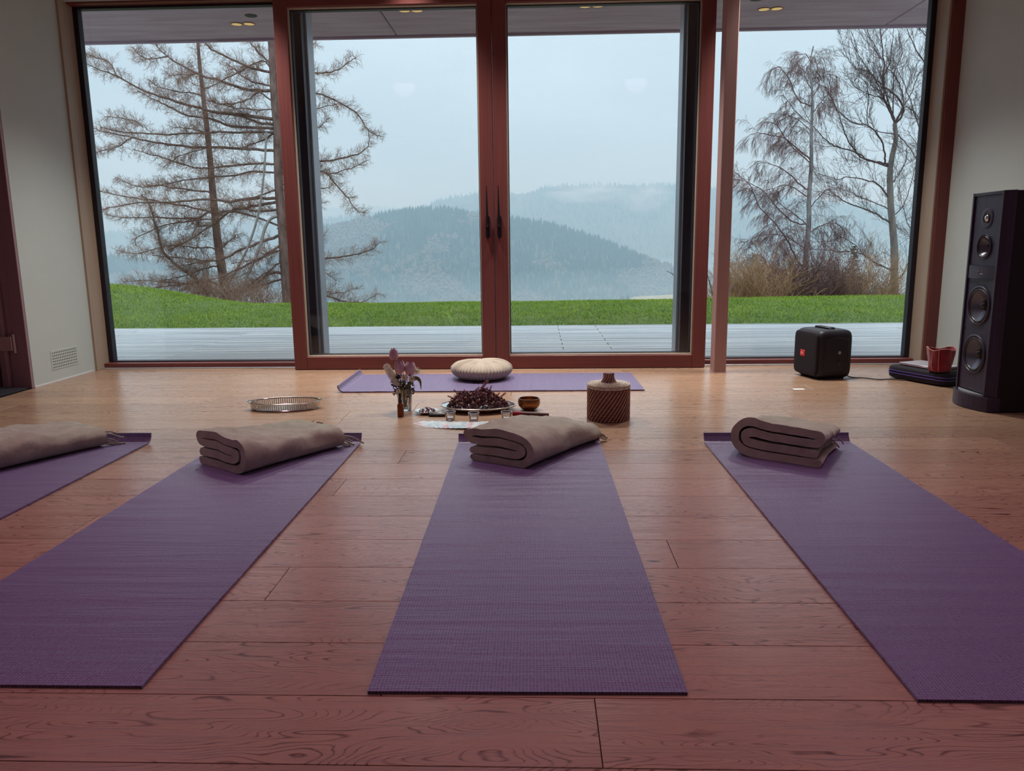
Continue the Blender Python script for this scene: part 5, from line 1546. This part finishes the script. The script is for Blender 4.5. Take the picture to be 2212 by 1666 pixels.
for i, (x, y, tx, ty, ln) in enumerate([(0.005, 0.0, 0.62, 0.0, 0.075), (-0.03, 0.02, 0.75, 0.15, 0.05), (-0.09, 0.0, -0.9, 0.1, 0.045), (-0.055, -0.02, -0.5, 0.5, 0.04), (0.055, 0.02, 0.35, -0.3, 0.042), (0.10, 0.02, 0.95, 0.2, 0.05), (0.085, -0.02, 0.8, 0.5, 0.04), (-0.12, -0.01, -1.2, 0.2, 0.04), (0.03, -0.03, 0.7, 0.7, 0.042)]):
    if sprig0 is None:
        sprig0 = thing('heather_sprig', 'dried rosy heather sprig sticking out of the flower heap', 'flower', (0, 0, 0), 0, 'dried heather sprigs on the flower heap')
        MB().tube([(0, 0, 0), (0.002, 0, 0.03), (0, 0.001, 0.066)], [0.0012, 0.001, 0.0007], 5).build('stem', 'dried_dark', sprig0)
        m = MB()
        rr_ = random.Random(2)
        for k in range(30):
            z = 0.018 + 0.048 * k / 29
            a = k * 2.4
            c = Vector((0.005 * math.cos(a), 0.005 * math.sin(a), z))
            m.lathe([(0, -0.0032), (0.0028, -0.001), (0.0026, 0.0015), (0, 0.0034)], 5, Matrix.Translation(c) @ Matrix.Rotation(rr_.uniform(0, 1), 4, 'X'))
        m.build('blossoms', 'heather', sprig0, 60)
        o = sprig0
    else:
        o = copy_tree(sprig0)
    o.location = (TX + x, TY + y, heap_z(x, y) - 0.008)
    o.rotation_euler = (-ty, tx, r.uniform(0, 6) * 0)
    o.scale = [ln / 0.066] * 3
    o['label'] = SPRIG_PLACE[i] + ' of the flower heap'

ds = thing('petal_dish', 'small silver dish of dried purple petals right of the vase', 'dish', (-0.566, 3.792, 0.0004))
MB().lathe([(0, 0.002), (0.026, 0.002), (0.028, 0.0), (0.032, 0.002), (0.048, 0.009), (0.060, 0.012), (0.0605, 0.0145), (0.048, 0.012), (0.03, 0.006), (0, 0.006)], 36).build('dish_plate', 'silver', ds)
m = MB()
for k in range(160):
    a, q = r.uniform(0, 6.283), math.sqrt(r.random())
    c = Vector((0.042 * q * math.cos(a), 0.042 * q * math.sin(a), 0.010 + 0.018 * (1 - q * q) * r.random() + 0.002))
    d = rvec(r).normalized()
    s_ = d.cross(rvec(r)).normalized()
    l_ = r.uniform(0.006, 0.011)
    m.add([c - d * l_ * .5, c + s_ * l_ * .35, c + d * l_ * .5, c - s_ * l_ * .35], [(0, 1, 2, 3)])
m.build('small_dried_petals', 'dried', None, 0, tuple(ds.location), kind='stuff', label='dried purple petals lying in the small silver dish', category='dried flowers')
lt = thing('lighter', 'flat black lighter lying before the small petal dish', 'lighter', (-0.503, 3.712, 0.0), -0.06)
MB().bbox(-0.044, 0.026, -0.010, 0.010, 0.0005, 0.014, 0.003).build('lighter_body', 'black', lt)
MB().bbox(0.0262, 0.044, -0.0098, 0.0098, 0.001, 0.0135, 0.002).build('lighter_cap', 'handle', lt)

# ================================================================== GLASSES, BOWL, MALLET, CARDS, BASKET
for x, y, lb in ((-0.430, 3.632, 'left'), (-0.314, 3.604, 'middle'), (-0.158, 3.622, 'right')):
    t = thing('tealight_glass', lb + ' small clear tealight glass of the three before the flower tray', 'glass', (x, y, 0.0004))
    MB().lathe([(0, 0), (0.020, 0), (0.0225, 0.003), (0.0262, 0.040), (0.0268, 0.0425), (0.0250, 0.0425), (0.0212, 0.006), (0, 0.005)], 24).build('glass_cup', 'clear', t)
    MB().tube([(0.0259 * math.cos(k * math.pi / 12), 0.0259 * math.sin(k * math.pi / 12), 0.0425) for k in range(24)], 0.0011, 6, True).build('glass_lip', 'wax', t)
    t = thing('tealight_candle', 'low white tealight inside the ' + lb + ' small glass', 'candle', (x, y, 0.006))
    MB().lathe([(0, 0), (0.0178, 0), (0.0184, 0.001), (0.0184, 0.010), (0, 0.010)], 20).build('wax_disc', 'wax', t)
    MB().tube([(0, 0, 0.010), (0.0005, 0, 0.017)], 0.0008, 5).build('wick', 'black', t)

sb = thing('singing_bowl', 'bronze singing bowl right of the dried flower tray', 'bowl', (-0.052, 3.872, 0.0004))
MB().lathe([(0, 0.0), (0.024, 0.0), (0.040, 0.006), (0.053, 0.020), (0.0575, 0.036), (0.0555, 0.052), (0.0525, 0.059), (0.0490, 0.059), (0.0515, 0.050), (0.0535, 0.036), (0.049, 0.022), (0.036, 0.010), (0, 0.006)], 40).build('bowl_body', 'bronze', sb, 60)
ml = thing('wooden_mallet', 'dark red wooden mallet stick lying before the singing bowl', 'mallet', (-0.040, 3.690, 0.0135), -0.22)
MB().tube([(-0.092, 0, 0), (-0.088, 0, 0), (0.0, 0, 0), (0.084, 0, 0), (0.088, 0, 0)], [0.0115, 0.0128, 0.0128, 0.0118, 0.0105], 14).build('mallet_stick', 'mallet', ml, 40)
MB().tube([(-0.091, 0, 0), (-0.045, 0, 0)], 0.01315, 14).build('mallet_wrap', 'red_cloth', ml, 40)

nC = 15
for i in range(nC):
    f_ = i / (nC - 1)
    x = -0.535 + 0.405 * f_
    y = 3.545 - 0.060 * math.sin(f_ * 2.2) + 0.012 * f_
    a = 0.85 * (1 - f_) ** 2.2 - 0.10
    first = i == 0
    lb = 'leftmost tilted pink card of the fanned row' if first else ORD[i] + (' card from the left in the fanned row, pale blue' if i % 4 else ' card from the left in the fanned row, pale pink')
    t = MB()
    t.bbox(-0.036, 0.036, -0.062, 0.062, 0, 0.0006, 0.0002)
    o = t.build('oracle_card', 'card_blue' if i % 4 else 'card_pink', None, 0, (x, y, 0.0006 + 0.0009 * i), label=lb, category='card', group='pale cards fanned in a row')
    o.rotation_euler = (0.0, R(-1.2), a)

bk = thing('woven_basket', 'brown round woven basket with knobbed lid, right of singing bowl', 'basket', (0.334, 3.655, 0.0004))
MB().lathe([(0, 0), (0.092, 0), (0.097, 0.006), (0.0985, 0.06), (0.0995, 0.12), (0.0995, 0.150), (0.098, 0.152), (0, 0.152)], 48).build('basket_body', 'rattan', bk)
m = MB()
for k in range(13):
    z = 0.006 + 0.0118 * k
    m.tube([((0.0985 + 0.0012 * (j % 2)) * math.cos(2 * math.pi * j / 72), (0.0985 + 0.0012 * (j % 2)) * math.sin(2 * math.pi * j / 72), z) for j in range(72)], 0.0034, 5, True)
m.build('woven_rings', 'rattan', bk, 60)
m = MB()
for k in range(34):
    a0 = 2 * math.pi * k / 34
    m.tube([((0.1022 - 0.0004 * (j % 2)) * math.cos(a0 + j * 0.085), (0.1022 - 0.0004 * (j % 2)) * math.sin(a0 + j * 0.085), 0.002 + 0.148 * j / 12) for j in range(13)], 0.0019, 5)
m.build('diagonal_strands', 'rattan_pale', bk, 60)
lid = MB().lathe([(0, 0.156), (0.101, 0.153), (0.104, 0.158), (0.1035, 0.166), (0.098, 0.1705), (0.06, 0.1745), (0, 0.176)], 48).build('lid', 'rattan_lid', bk)
m = MB()
for k in range(6):
    rr_ = 0.099 - 0.0118 * k
    z = 0.169 + 0.0013 * k
    m.tube([((rr_ + 0.001 * (j % 2)) * math.cos(2 * math.pi * j / 64), (rr_ + 0.001 * (j % 2)) * math.sin(2 * math.pi * j / 64), z + 0.0015 * (j % 2)) for j in range(64)], 0.0044, 5, True)
m.build('lid_rings', 'rattan_lid', lid, 60)
MB().lathe([(0.042, 0.174), (0.034, 0.182), (0.027, 0.192), (0.0245, 0.205), (0.0245, 0.222), (0.026, 0.2245), (0, 0.2255)], 28).build('lid_knob', 'rattan', lid)
m = MB()
for k in range(14):
    a0 = 2 * math.pi * k / 14
    m.tube([(q * math.cos(a0 + j * 0.16), q * math.sin(a0 + j * 0.16), z) for j, (q, z) in enumerate([(0.043, 0.1745), (0.035, 0.183), (0.028, 0.193), (0.0255, 0.205), (0.0255, 0.223)])], 0.0016, 5)
m.build('knob_strands', 'rattan_pale', lid, 60)

# ================================================================== PORTABLE SPEAKER, CABLE, FLOOR LID


def superbox(w_, d_, h_, e, n=28, k=18, zc=0.0):
    """rounded box by superellipse rings"""
    m = MB()
    rows = []
    for j in range(k + 1):
        ph = -math.pi / 2 + math.pi * j / k
        cz = math.copysign(abs(math.sin(ph)) ** e, math.sin(ph))
        rr_ = abs(math.cos(ph)) ** e
        for i in range(n):
            a = 2 * math.pi * i / n
            m.v.append((w_ / 2 * rr_ * math.copysign(abs(math.cos(a)) ** e, math.cos(a)), d_ / 2 * rr_ * math.copysign(abs(math.sin(a)) ** e, math.sin(a)), zc + h_ / 2 * cz))
    for j in range(k):
        for i in range(n):
            a, b = j * n + i, j * n + (i + 1) % n
            m.f.append((a, b, b + n, a + n))
    return m


JW, JD, JH = 0.27, 0.235, 0.300
TH = R(-76)     # turns the grille (local -y) towards the room's left
JC = (1.775, 4.835)
js = thing('portable_speaker', 'black boxy portable speaker with small red logo, by right window', 'speaker', (JC[0], JC[1], 0.0), 0)
js.rotation_euler = (0, 0, TH)
superbox(JW, JD, JH, 0.26, 56, 30, JH / 2 + 0.003).build('speaker_body', 'black', js, 70)
superbox(JW * 0.90, 0.05, JH * 0.90, 0.24, 48, 26, JH / 2 + 0.004).build('speaker_grille', 'black_cloth', js, 70, (0, -JD / 2 + 0.012, 0))
for sg in (-1, 1):
    MB().tube([(sg * (JW / 2 - 0.0015), p[0], p[1]) for p in [(-0.075, 0.05), (-0.083, 0.15), (-0.075, 0.245), (0.0, 0.258), (0.075, 0.245), (0.083, 0.15), (0.075, 0.05), (0.0, 0.04)]], 0.003, 6, True).build('side_ridge', 'rubber', js)
MB().bbox(-0.075, 0.075, -0.022, 0.022, JH + 0.006, JH + 0.014, 0.004).build('carry_handle', 'black', js)
for sg in (-1, 1):
    MB().bbox(sg * 0.072 - 0.010, sg * 0.072 + 0.010, -0.02, 0.02, JH - 0.006, JH + 0.0065, 0.003).build('handle_post', 'black', js)
MB().lathe([(0.0, -0.006), (0.016, -0.004), (0.017, 0.0), (0.013, 0.001), (0.0, 0.001)], 20, Matrix.Translation((JW / 2 + 0.001, 0.02, 0.105)) @ Matrix.Rotation(R(90), 4, 'Y')).build('side_port', 'rubber', js)
MB().lathe([(0.0, -0.004), (0.009, -0.003), (0.010, 0.0), (0.0, 0.001)], 16, Matrix.Translation((JW / 2 + 0.001, 0.02, 0.165)) @ Matrix.Rotation(R(90), 4, 'Y')).build('side_button', 'alu', js)
for a in (-1, 1):
    for b in (-1, 1):
        MB().bbox(a * 0.085 - 0.015, a * 0.085 + 0.015, b * 0.07 - 0.015, b * 0.07 + 0.015, 0.0, 0.008, 0.002).build('rubber_foot', 'rubber', js)
lg = MB().bbox(-0.024, 0.024, -JD / 2 - 0.0165, -JD / 2 - 0.011, 0.122, 0.160, 0.002).build('logo_plate', 'logo_red', js, label='small orange red logo plate with white letters')
lg.location = (-0.02, 0, 0.01)


def text(name, s, size, mat, parent, loc, rot, ext=0.0004):
    cu = bpy.data.curves.new(name, 'FONT')
    cu.body = s
    cu.size = size
    cu.extrude = ext
    cu.align_x, cu.align_y = 'CENTER', 'CENTER'
    tmp = bpy.data.objects.new(name, cu)
    COL.objects.link(tmp)
    me_ = bpy.data.meshes.new_from_object(tmp)
    me_.materials.clear()
    me_.materials.append(MT[mat])
    bpy.data.objects.remove(tmp)
    o = bpy.data.objects.new(name, me_)
    COL.objects.link(o)
    o.parent = parent
    o.location = loc
    o.rotation_euler = rot
    return o


text('logo_letters', 'JBL', 0.022, 'logo_white', lg, (0, -JD / 2 - 0.0168, 0.141), (R(90), 0, 0))

cb = MB()
cb.tube(smoothpath([(1.868, 4.83, 0.055), (1.90, 4.81, 0.022), (1.93, 4.77, 0.004), (2.00, 4.74, 0.004), (2.06, 4.68, 0.004), (2.13, 4.69, 0.004), (2.20, 4.655, 0.004), (2.28, 4.63, 0.004)], 6), 0.0032, 7)
cb.build('speaker_cable', 'cable', None, 60, label='thin black cable from portable speaker to the black case', category='cable')

fl = thing('floor_socket_lid', 'flush square floor socket lid with white sticker before portable speaker', 'lid', (1.488, 4.458, 0.0), 0.02)
m = MB()
rect = [(-0.078, -0.07), (0.078, -0.07), (0.078, 0.07), (-0.078, 0.07)]
for i in range(4):
    a, b = Vector((*rect[i], 0.0006)), Vector((*rect[(i + 1) % 4], 0.0006))
    m.tube([a, b], 0.0013, 4)
m.build('lid_outline', 'brass', fl, 0)
MB().bbox(-0.034, 0.030, -0.082, -0.046, 0.0003, 0.0012, 0.0003).build('sticker', 'sticker', fl, 0, label='small white sticker')

# ================================================================== CASE, LAPTOP, RED POUCH
cs = thing('black_case', 'flat black case with purple zip lines beside the tower speaker', 'case', (2.36, 4.66, 0.0))
cs.rotation_euler = (0, 0, R(-66))
m = superbox(0.42, 0.29, 0.082, 0.30, 52, 16, 0.042)
m.build('case_shell', 'black_cloth', cs, 70)


def ring_at(z, k):
    e = 0.30
    pts = []
    for i in range(72):
        a = 2 * math.pi * i / 72
        pts.append((0.2115 * k * math.copysign(abs(math.cos(a)) ** e, math.cos(a)), 0.1465 * k * math.copysign(abs(math.sin(a)) ** e, math.sin(a)), z))
    return pts


for z in (0.036, 0.052):
    MB().tube(ring_at(z, 0.999), 0.0030, 6, True).build('zip_line', 'purple_zip', cs, 60, label='purple zip line')
lp = thing('laptop', 'closed pale lavender laptop on top of the black case', 'laptop', (2.345, 4.665, 0.0855))
lp.rotation_euler = (0, 0, R(-66))
MB().bbox(-0.135, 0.135, -0.092, 0.092, 0.0, 0.009, 0.003).build('laptop_base', 'laptop_edge', lp)
MB().bbox(-0.135, 0.135, -0.092, 0.092, 0.0095, 0.0145, 0.002).build('laptop_lid', 'lavender', lp)

rp = thing('red_pouch', 'crumpled open red velvet pouch on the black case', 'pouch', (2.325, 4.50, 0.0830))


def crum(q, a, r_, z):
    k = z / 0.13
    s_ = 1 + 0.13 * math.sin(a * 3 + 1.2) * k + 0.06 * math.sin(a * 7 + z * 40) + 0.05 * mn.noise(Vector((a * 2, z * 30, 2)))
    return Vector((q.x * s_, q.y * s_, q.z + 0.007 * math.sin(a * 3 + 0.4) * k))


MB().lathe([(0, 0.002), (0.050, 0.0), (0.058, 0.008), (0.062, 0.05), (0.069, 0.10), (0.074, 0.130), (0.070, 0.130), (0.063, 0.10), (0.056, 0.05), (0.05, 0.012), (0, 0.01)], 56, None, 1, 0.9, crum).build('pouch_cloth', 'red_cloth', rp, 70)
m = MB()
m.tube([crum(Vector((0.0725 * math.cos(a), 0.0655 * math.sin(a), 0.131)), a, 0.072, 0.131) for a in [k * math.pi / 28 for k in range(56)]], 0.0026, 6, True)
m.build('pouch_seam', 'pale_seam', rp, 60)
m = MB()
for a in (3.55, 4.15):
    m.tube([crum(Vector((rr_ * math.cos(a), rr_ * 0.9 * math.sin(a), z)), a, rr_, z) for rr_, z in ((0.0595, 0.006), (0.0635, 0.04), (0.0695, 0.085), (0.075, 0.126))], 0.0019, 5)
m.build('side_seams', 'pale_seam', rp, 60)

# ================================================================== TOWER SPEAKER (its front faces the room's left)
TH_, TWD, TDP = 1.058, 0.325, 0.40
ts = thing('tower_speaker', 'tall black floor standing loudspeaker against the right wall', 'speaker', (2.175, 3.907, 0.0))
ts.rotation_euler = (0, 0, R(-90.0))
# local: width along x, front towards -y (room left), depth +y
hw = TWD / 2


def plan(front, inset=0.0):
    """outline of the cabinet seen from above: bowed front between two bevelled cheeks"""
    pts = []
    for k in range(9):
        a = -1 + k / 4
        pts.append((a * (hw - 0.035), -front * (1 - a * a) + 0.0))
    return [(-hw + inset, 0.045)] + pts + [(hw - inset, 0.045)]


def prism(mb, outline, z0, z1):
    n = len(outline)
    v = [(x, y, z0) for x, y in outline] + [(x, y, z1) for x, y in outline]
    f = [(i, (i + 1) % n, n + (i + 1) % n, n + i) for i in range(n)]
    f += [tuple(reversed(range(n))), tuple(range(n, 2 * n))]
    return mb.add(v, f)


m = MB()
m.bbox(-hw, hw, 0.045, TDP, 0.004, TH_ - 0.002, 0.003)
m.build('cabinet', 'cabinet', ts, 30)
fr = MB()
fr2 = MB()
prism(fr, [(-hw, 0.045), (-hw + 0.032, 0.0), (-hw + 0.044, 0.0), (-hw + 0.044, 0.045)], 0.004, TH_)
prism(fr2, [(hw - 0.044, 0.045), (hw - 0.044, 0.0), (hw - 0.032, 0.0), (hw, 0.045)], 0.004, TH_)
fr.build('side_cheek', 'baffle', ts, 30)
fr2.build('side_cheek', 'baffle', ts, 30)
MB().bbox(-hw + 0.0442, hw - 0.0442, 0.001, 0.045, TH_ - 0.016, TH_, 0.002).build('top_strip', 'baffle', ts, 30)


def holed_plate(name, x0, x1, cells, y0, y1):
    """upright plate made of stacked cells (z0, z1, hole centre z, hole radius)"""
    m = MB()
    n = 40
    for za, zb, zc, rad in cells:
        if not rad:
            m.box(x0, x1, y0, y1, za, zb)
            continue
        o = len(m.v)
        for k in range(n):
            a = 2 * math.pi * (k + 0.5) / n
            c, s_ = math.cos(a), math.sin(a)
            t = min((x1 if c > 0 else -x0) / max(abs(c), 1e-6), ((zb - zc) if s_ > 0 else (zc - za)) / max(abs(s_), 1e-6))
            m.v += [(rad * c, y0, zc + rad * s_), (t * c, y0, zc + t * s_), (rad * c, y1, zc + rad * s_)]
        for k in range(n):
            a, b = o + 3 * k, o + 3 * ((k + 1) % n)
            m.f += [(a, b, b + 1, a + 1), (b, a, a + 2, b + 2)]
        for cx, cz in ((x0, za), (x1, za), (x1, zb), (x0, zb)):      # square up the corners
            o2 = len(m.v)
            ang = math.atan2(cz - zc, cx) % (2 * math.pi)
            k = int(ang / (2 * math.pi) * n - 0.5) % n
            m.v.append((cx, y0, cz))
            m.f.append((o + 3 * k + 1, o + 3 * ((k + 1) % n) + 1, o2))
    return m.build(name, 'baffle', ts, 30)


BX = hw - 0.0445
holed_plate('upper_baffle', -BX, BX, [(0.706, 0.868, 0.798, 0.057), (0.868, TH_ - 0.017, 0, 0)], 0.008, 0.044)
holed_plate('lower_baffle', -BX, BX, [(0.084, 0.150, 0, 0), (0.150, 0.388, 0.268, 0.094), (0.388, 0.642, 0.510, 0.094)], 0.008, 0.044)
bd = MB()
ol = [(-hw + 0.0445, 0.044)] + [((-1 + k / 6) * (hw - 0.0445), 0.004 - 0.010 * (1 - (-1 + k / 6) ** 2)) for k in range(13)] + [(hw - 0.0445, 0.044)]
prism(bd, ol, 0.643, 0.705)
bdo = bd.build('badge_band', 'baffle', ts, 30)
pl = MB()
ol = [(-hw - 0.002, 0.06)] + [((-1 + k / 8) * (hw - 0.006), 0.004 - 0.045 * (1 - (-1 + k / 8) ** 2)) for k in range(17)] + [(hw + 0.002, 0.06)]
prism(pl, ol, 0.003, 0.072)
pl.build('plinth', 'baffle', ts, 40)
m = MB()
ol2 = [((-1 + k / 8) * (hw - 0.046), 0.006 - 0.032 * (1 - (-1 + k / 8) ** 2)) for k in range(17)]
n = len(ol2)
prism(m, [(x, y) for x, y in ol2], 0.0735, 0.080)
m.build('plinth_lip', 'alu', ts, 40, label='pale grey curved lip above the plinth')
ry = Matrix.Rotation(R(90), 4, 'X')     # turns +z of a lathe to local -y


def driver(name, z, rad, cone=True):
    mt = Matrix.Translation((0, 0.009, z)) @ ry
    ring = MB().lathe([(rad, 0.0), (rad, 0.006), (rad * 0.965, 0.009), (rad * 0.91, 0.0085), (rad * 0.88, 0.003), (rad * 0.86, 0.001)], 48, mt).build(name, 'baffle', ts, 50)
    MB().lathe([(rad * 0.875, 0.0015), (rad * 0.85, 0.007), (rad * 0.81, 0.0085), (rad * 0.77, 0.006), (rad * 0.75, 0.0015)], 48, mt).build('surround', 'rubber', ring, 60)
    MB().lathe([(rad * 0.755, 0.0025), (rad * 0.5, -0.014), (rad * 0.22, -0.029)], 48, mt).build('cone', 'cone', ring, 60)
    MB().lathe([(rad * 0.245, -0.029), (rad * 0.22, -0.018), (rad * 0.13, -0.011), (0, -0.008)], 28, mt).build('dust_cap', 'rubber', ring, 60)
    return ring


driver('woofer', 0.510, 0.098)
driver('woofer', 0.268, 0.098)
driver('midrange', 0.798, 0.060)
mt = Matrix.Translation((0, 0.009, 0.934)) @ ry
tw_ = MB().lathe([(0.049, 0.0), (0.049, 0.003), (0.046, 0.0045), (0.024, 0.0045), (0.018, 0.001)], 40, mt).build('tweeter', 'baffle', ts, 50)
MB().lathe([(0.020, 0.001), (0.016, 0.007), (0.009, 0.011), (0, 0.0125)], 24, mt).build('tweeter_dome', 'silver', tw_, 60)
MB().lathe([(0.024, 0.0045), (0.022, 0.009), (0.020, 0.0045)], 24, mt).build('tweeter_ring', 'rubber', tw_, 60)
for x, z in [(-0.103, 1.02), (0.103, 1.02), (-0.103, 0.722), (0.103, 0.722), (-0.105, 0.625), (0.105, 0.625), (-0.106, 0.388), (0.106, 0.388), (-0.106, 0.115), (0.106, 0.115)]:
    MB().lathe([(0.0058, 0.0), (0.0055, 0.0022), (0, 0.0024)], 12, Matrix.Translation((x, 0.0085, z)) @ ry).build('grille_peg', 'rubber', ts)
MB().tube([(-0.006, -0.0068, 0.683), (-0.012, -0.0072, 0.676), (-0.010, -0.0070, 0.668), (-0.003, -0.0068, 0.662)], 0.0022, 6).build('emblem', 'silver', bdo)
MB().bbox(0.004, 0.030, -0.0068, -0.0056, 0.6645, 0.6685, 0.0005).build('name_line', 'alu', bdo)
for x in (-hw + 0.03, hw - 0.03):
    for y in (0.05, TDP - 0.03):
        MB().lathe([(0, 0), (0.012, 0), (0.012, 0.005), (0, 0.005)], 12, Matrix.Translation((x, y, 0))).build('foot', 'rubber', ts)

# a curled dry twig tip that reaches in beside the right wall
tg = thing('dry_twig', 'dark curled dry twig tip at right photo edge, high on wall', 'twig', (2.585, 3.90, 1.315))
MB().tube(smoothpath([(0.064, -0.50, 0.02), (0.03, -0.30, 0.06), (0.0, -0.14, 0.075), (-0.012, -0.05, 0.045), (-0.020, 0.0, 0.012), (-0.021, 0.010, -0.012), (-0.012, 0.008, -0.010)], 5), [0.005] * 14 + [0.0045] * 11 + [0.004] * 5 + [0.003], 7).build('twig_stem', 'dried_dark', tg, 60)
MB().tube(smoothpath([(0.0, -0.14, 0.075), (0.0, -0.08, 0.03), (0.002, -0.07, -0.04), (0.01, -0.10, -0.09)], 4), [0.003] * 13, 6).build('side_twig', 'dried_dark', tg, 60)
bpy.context.view_layer.update()
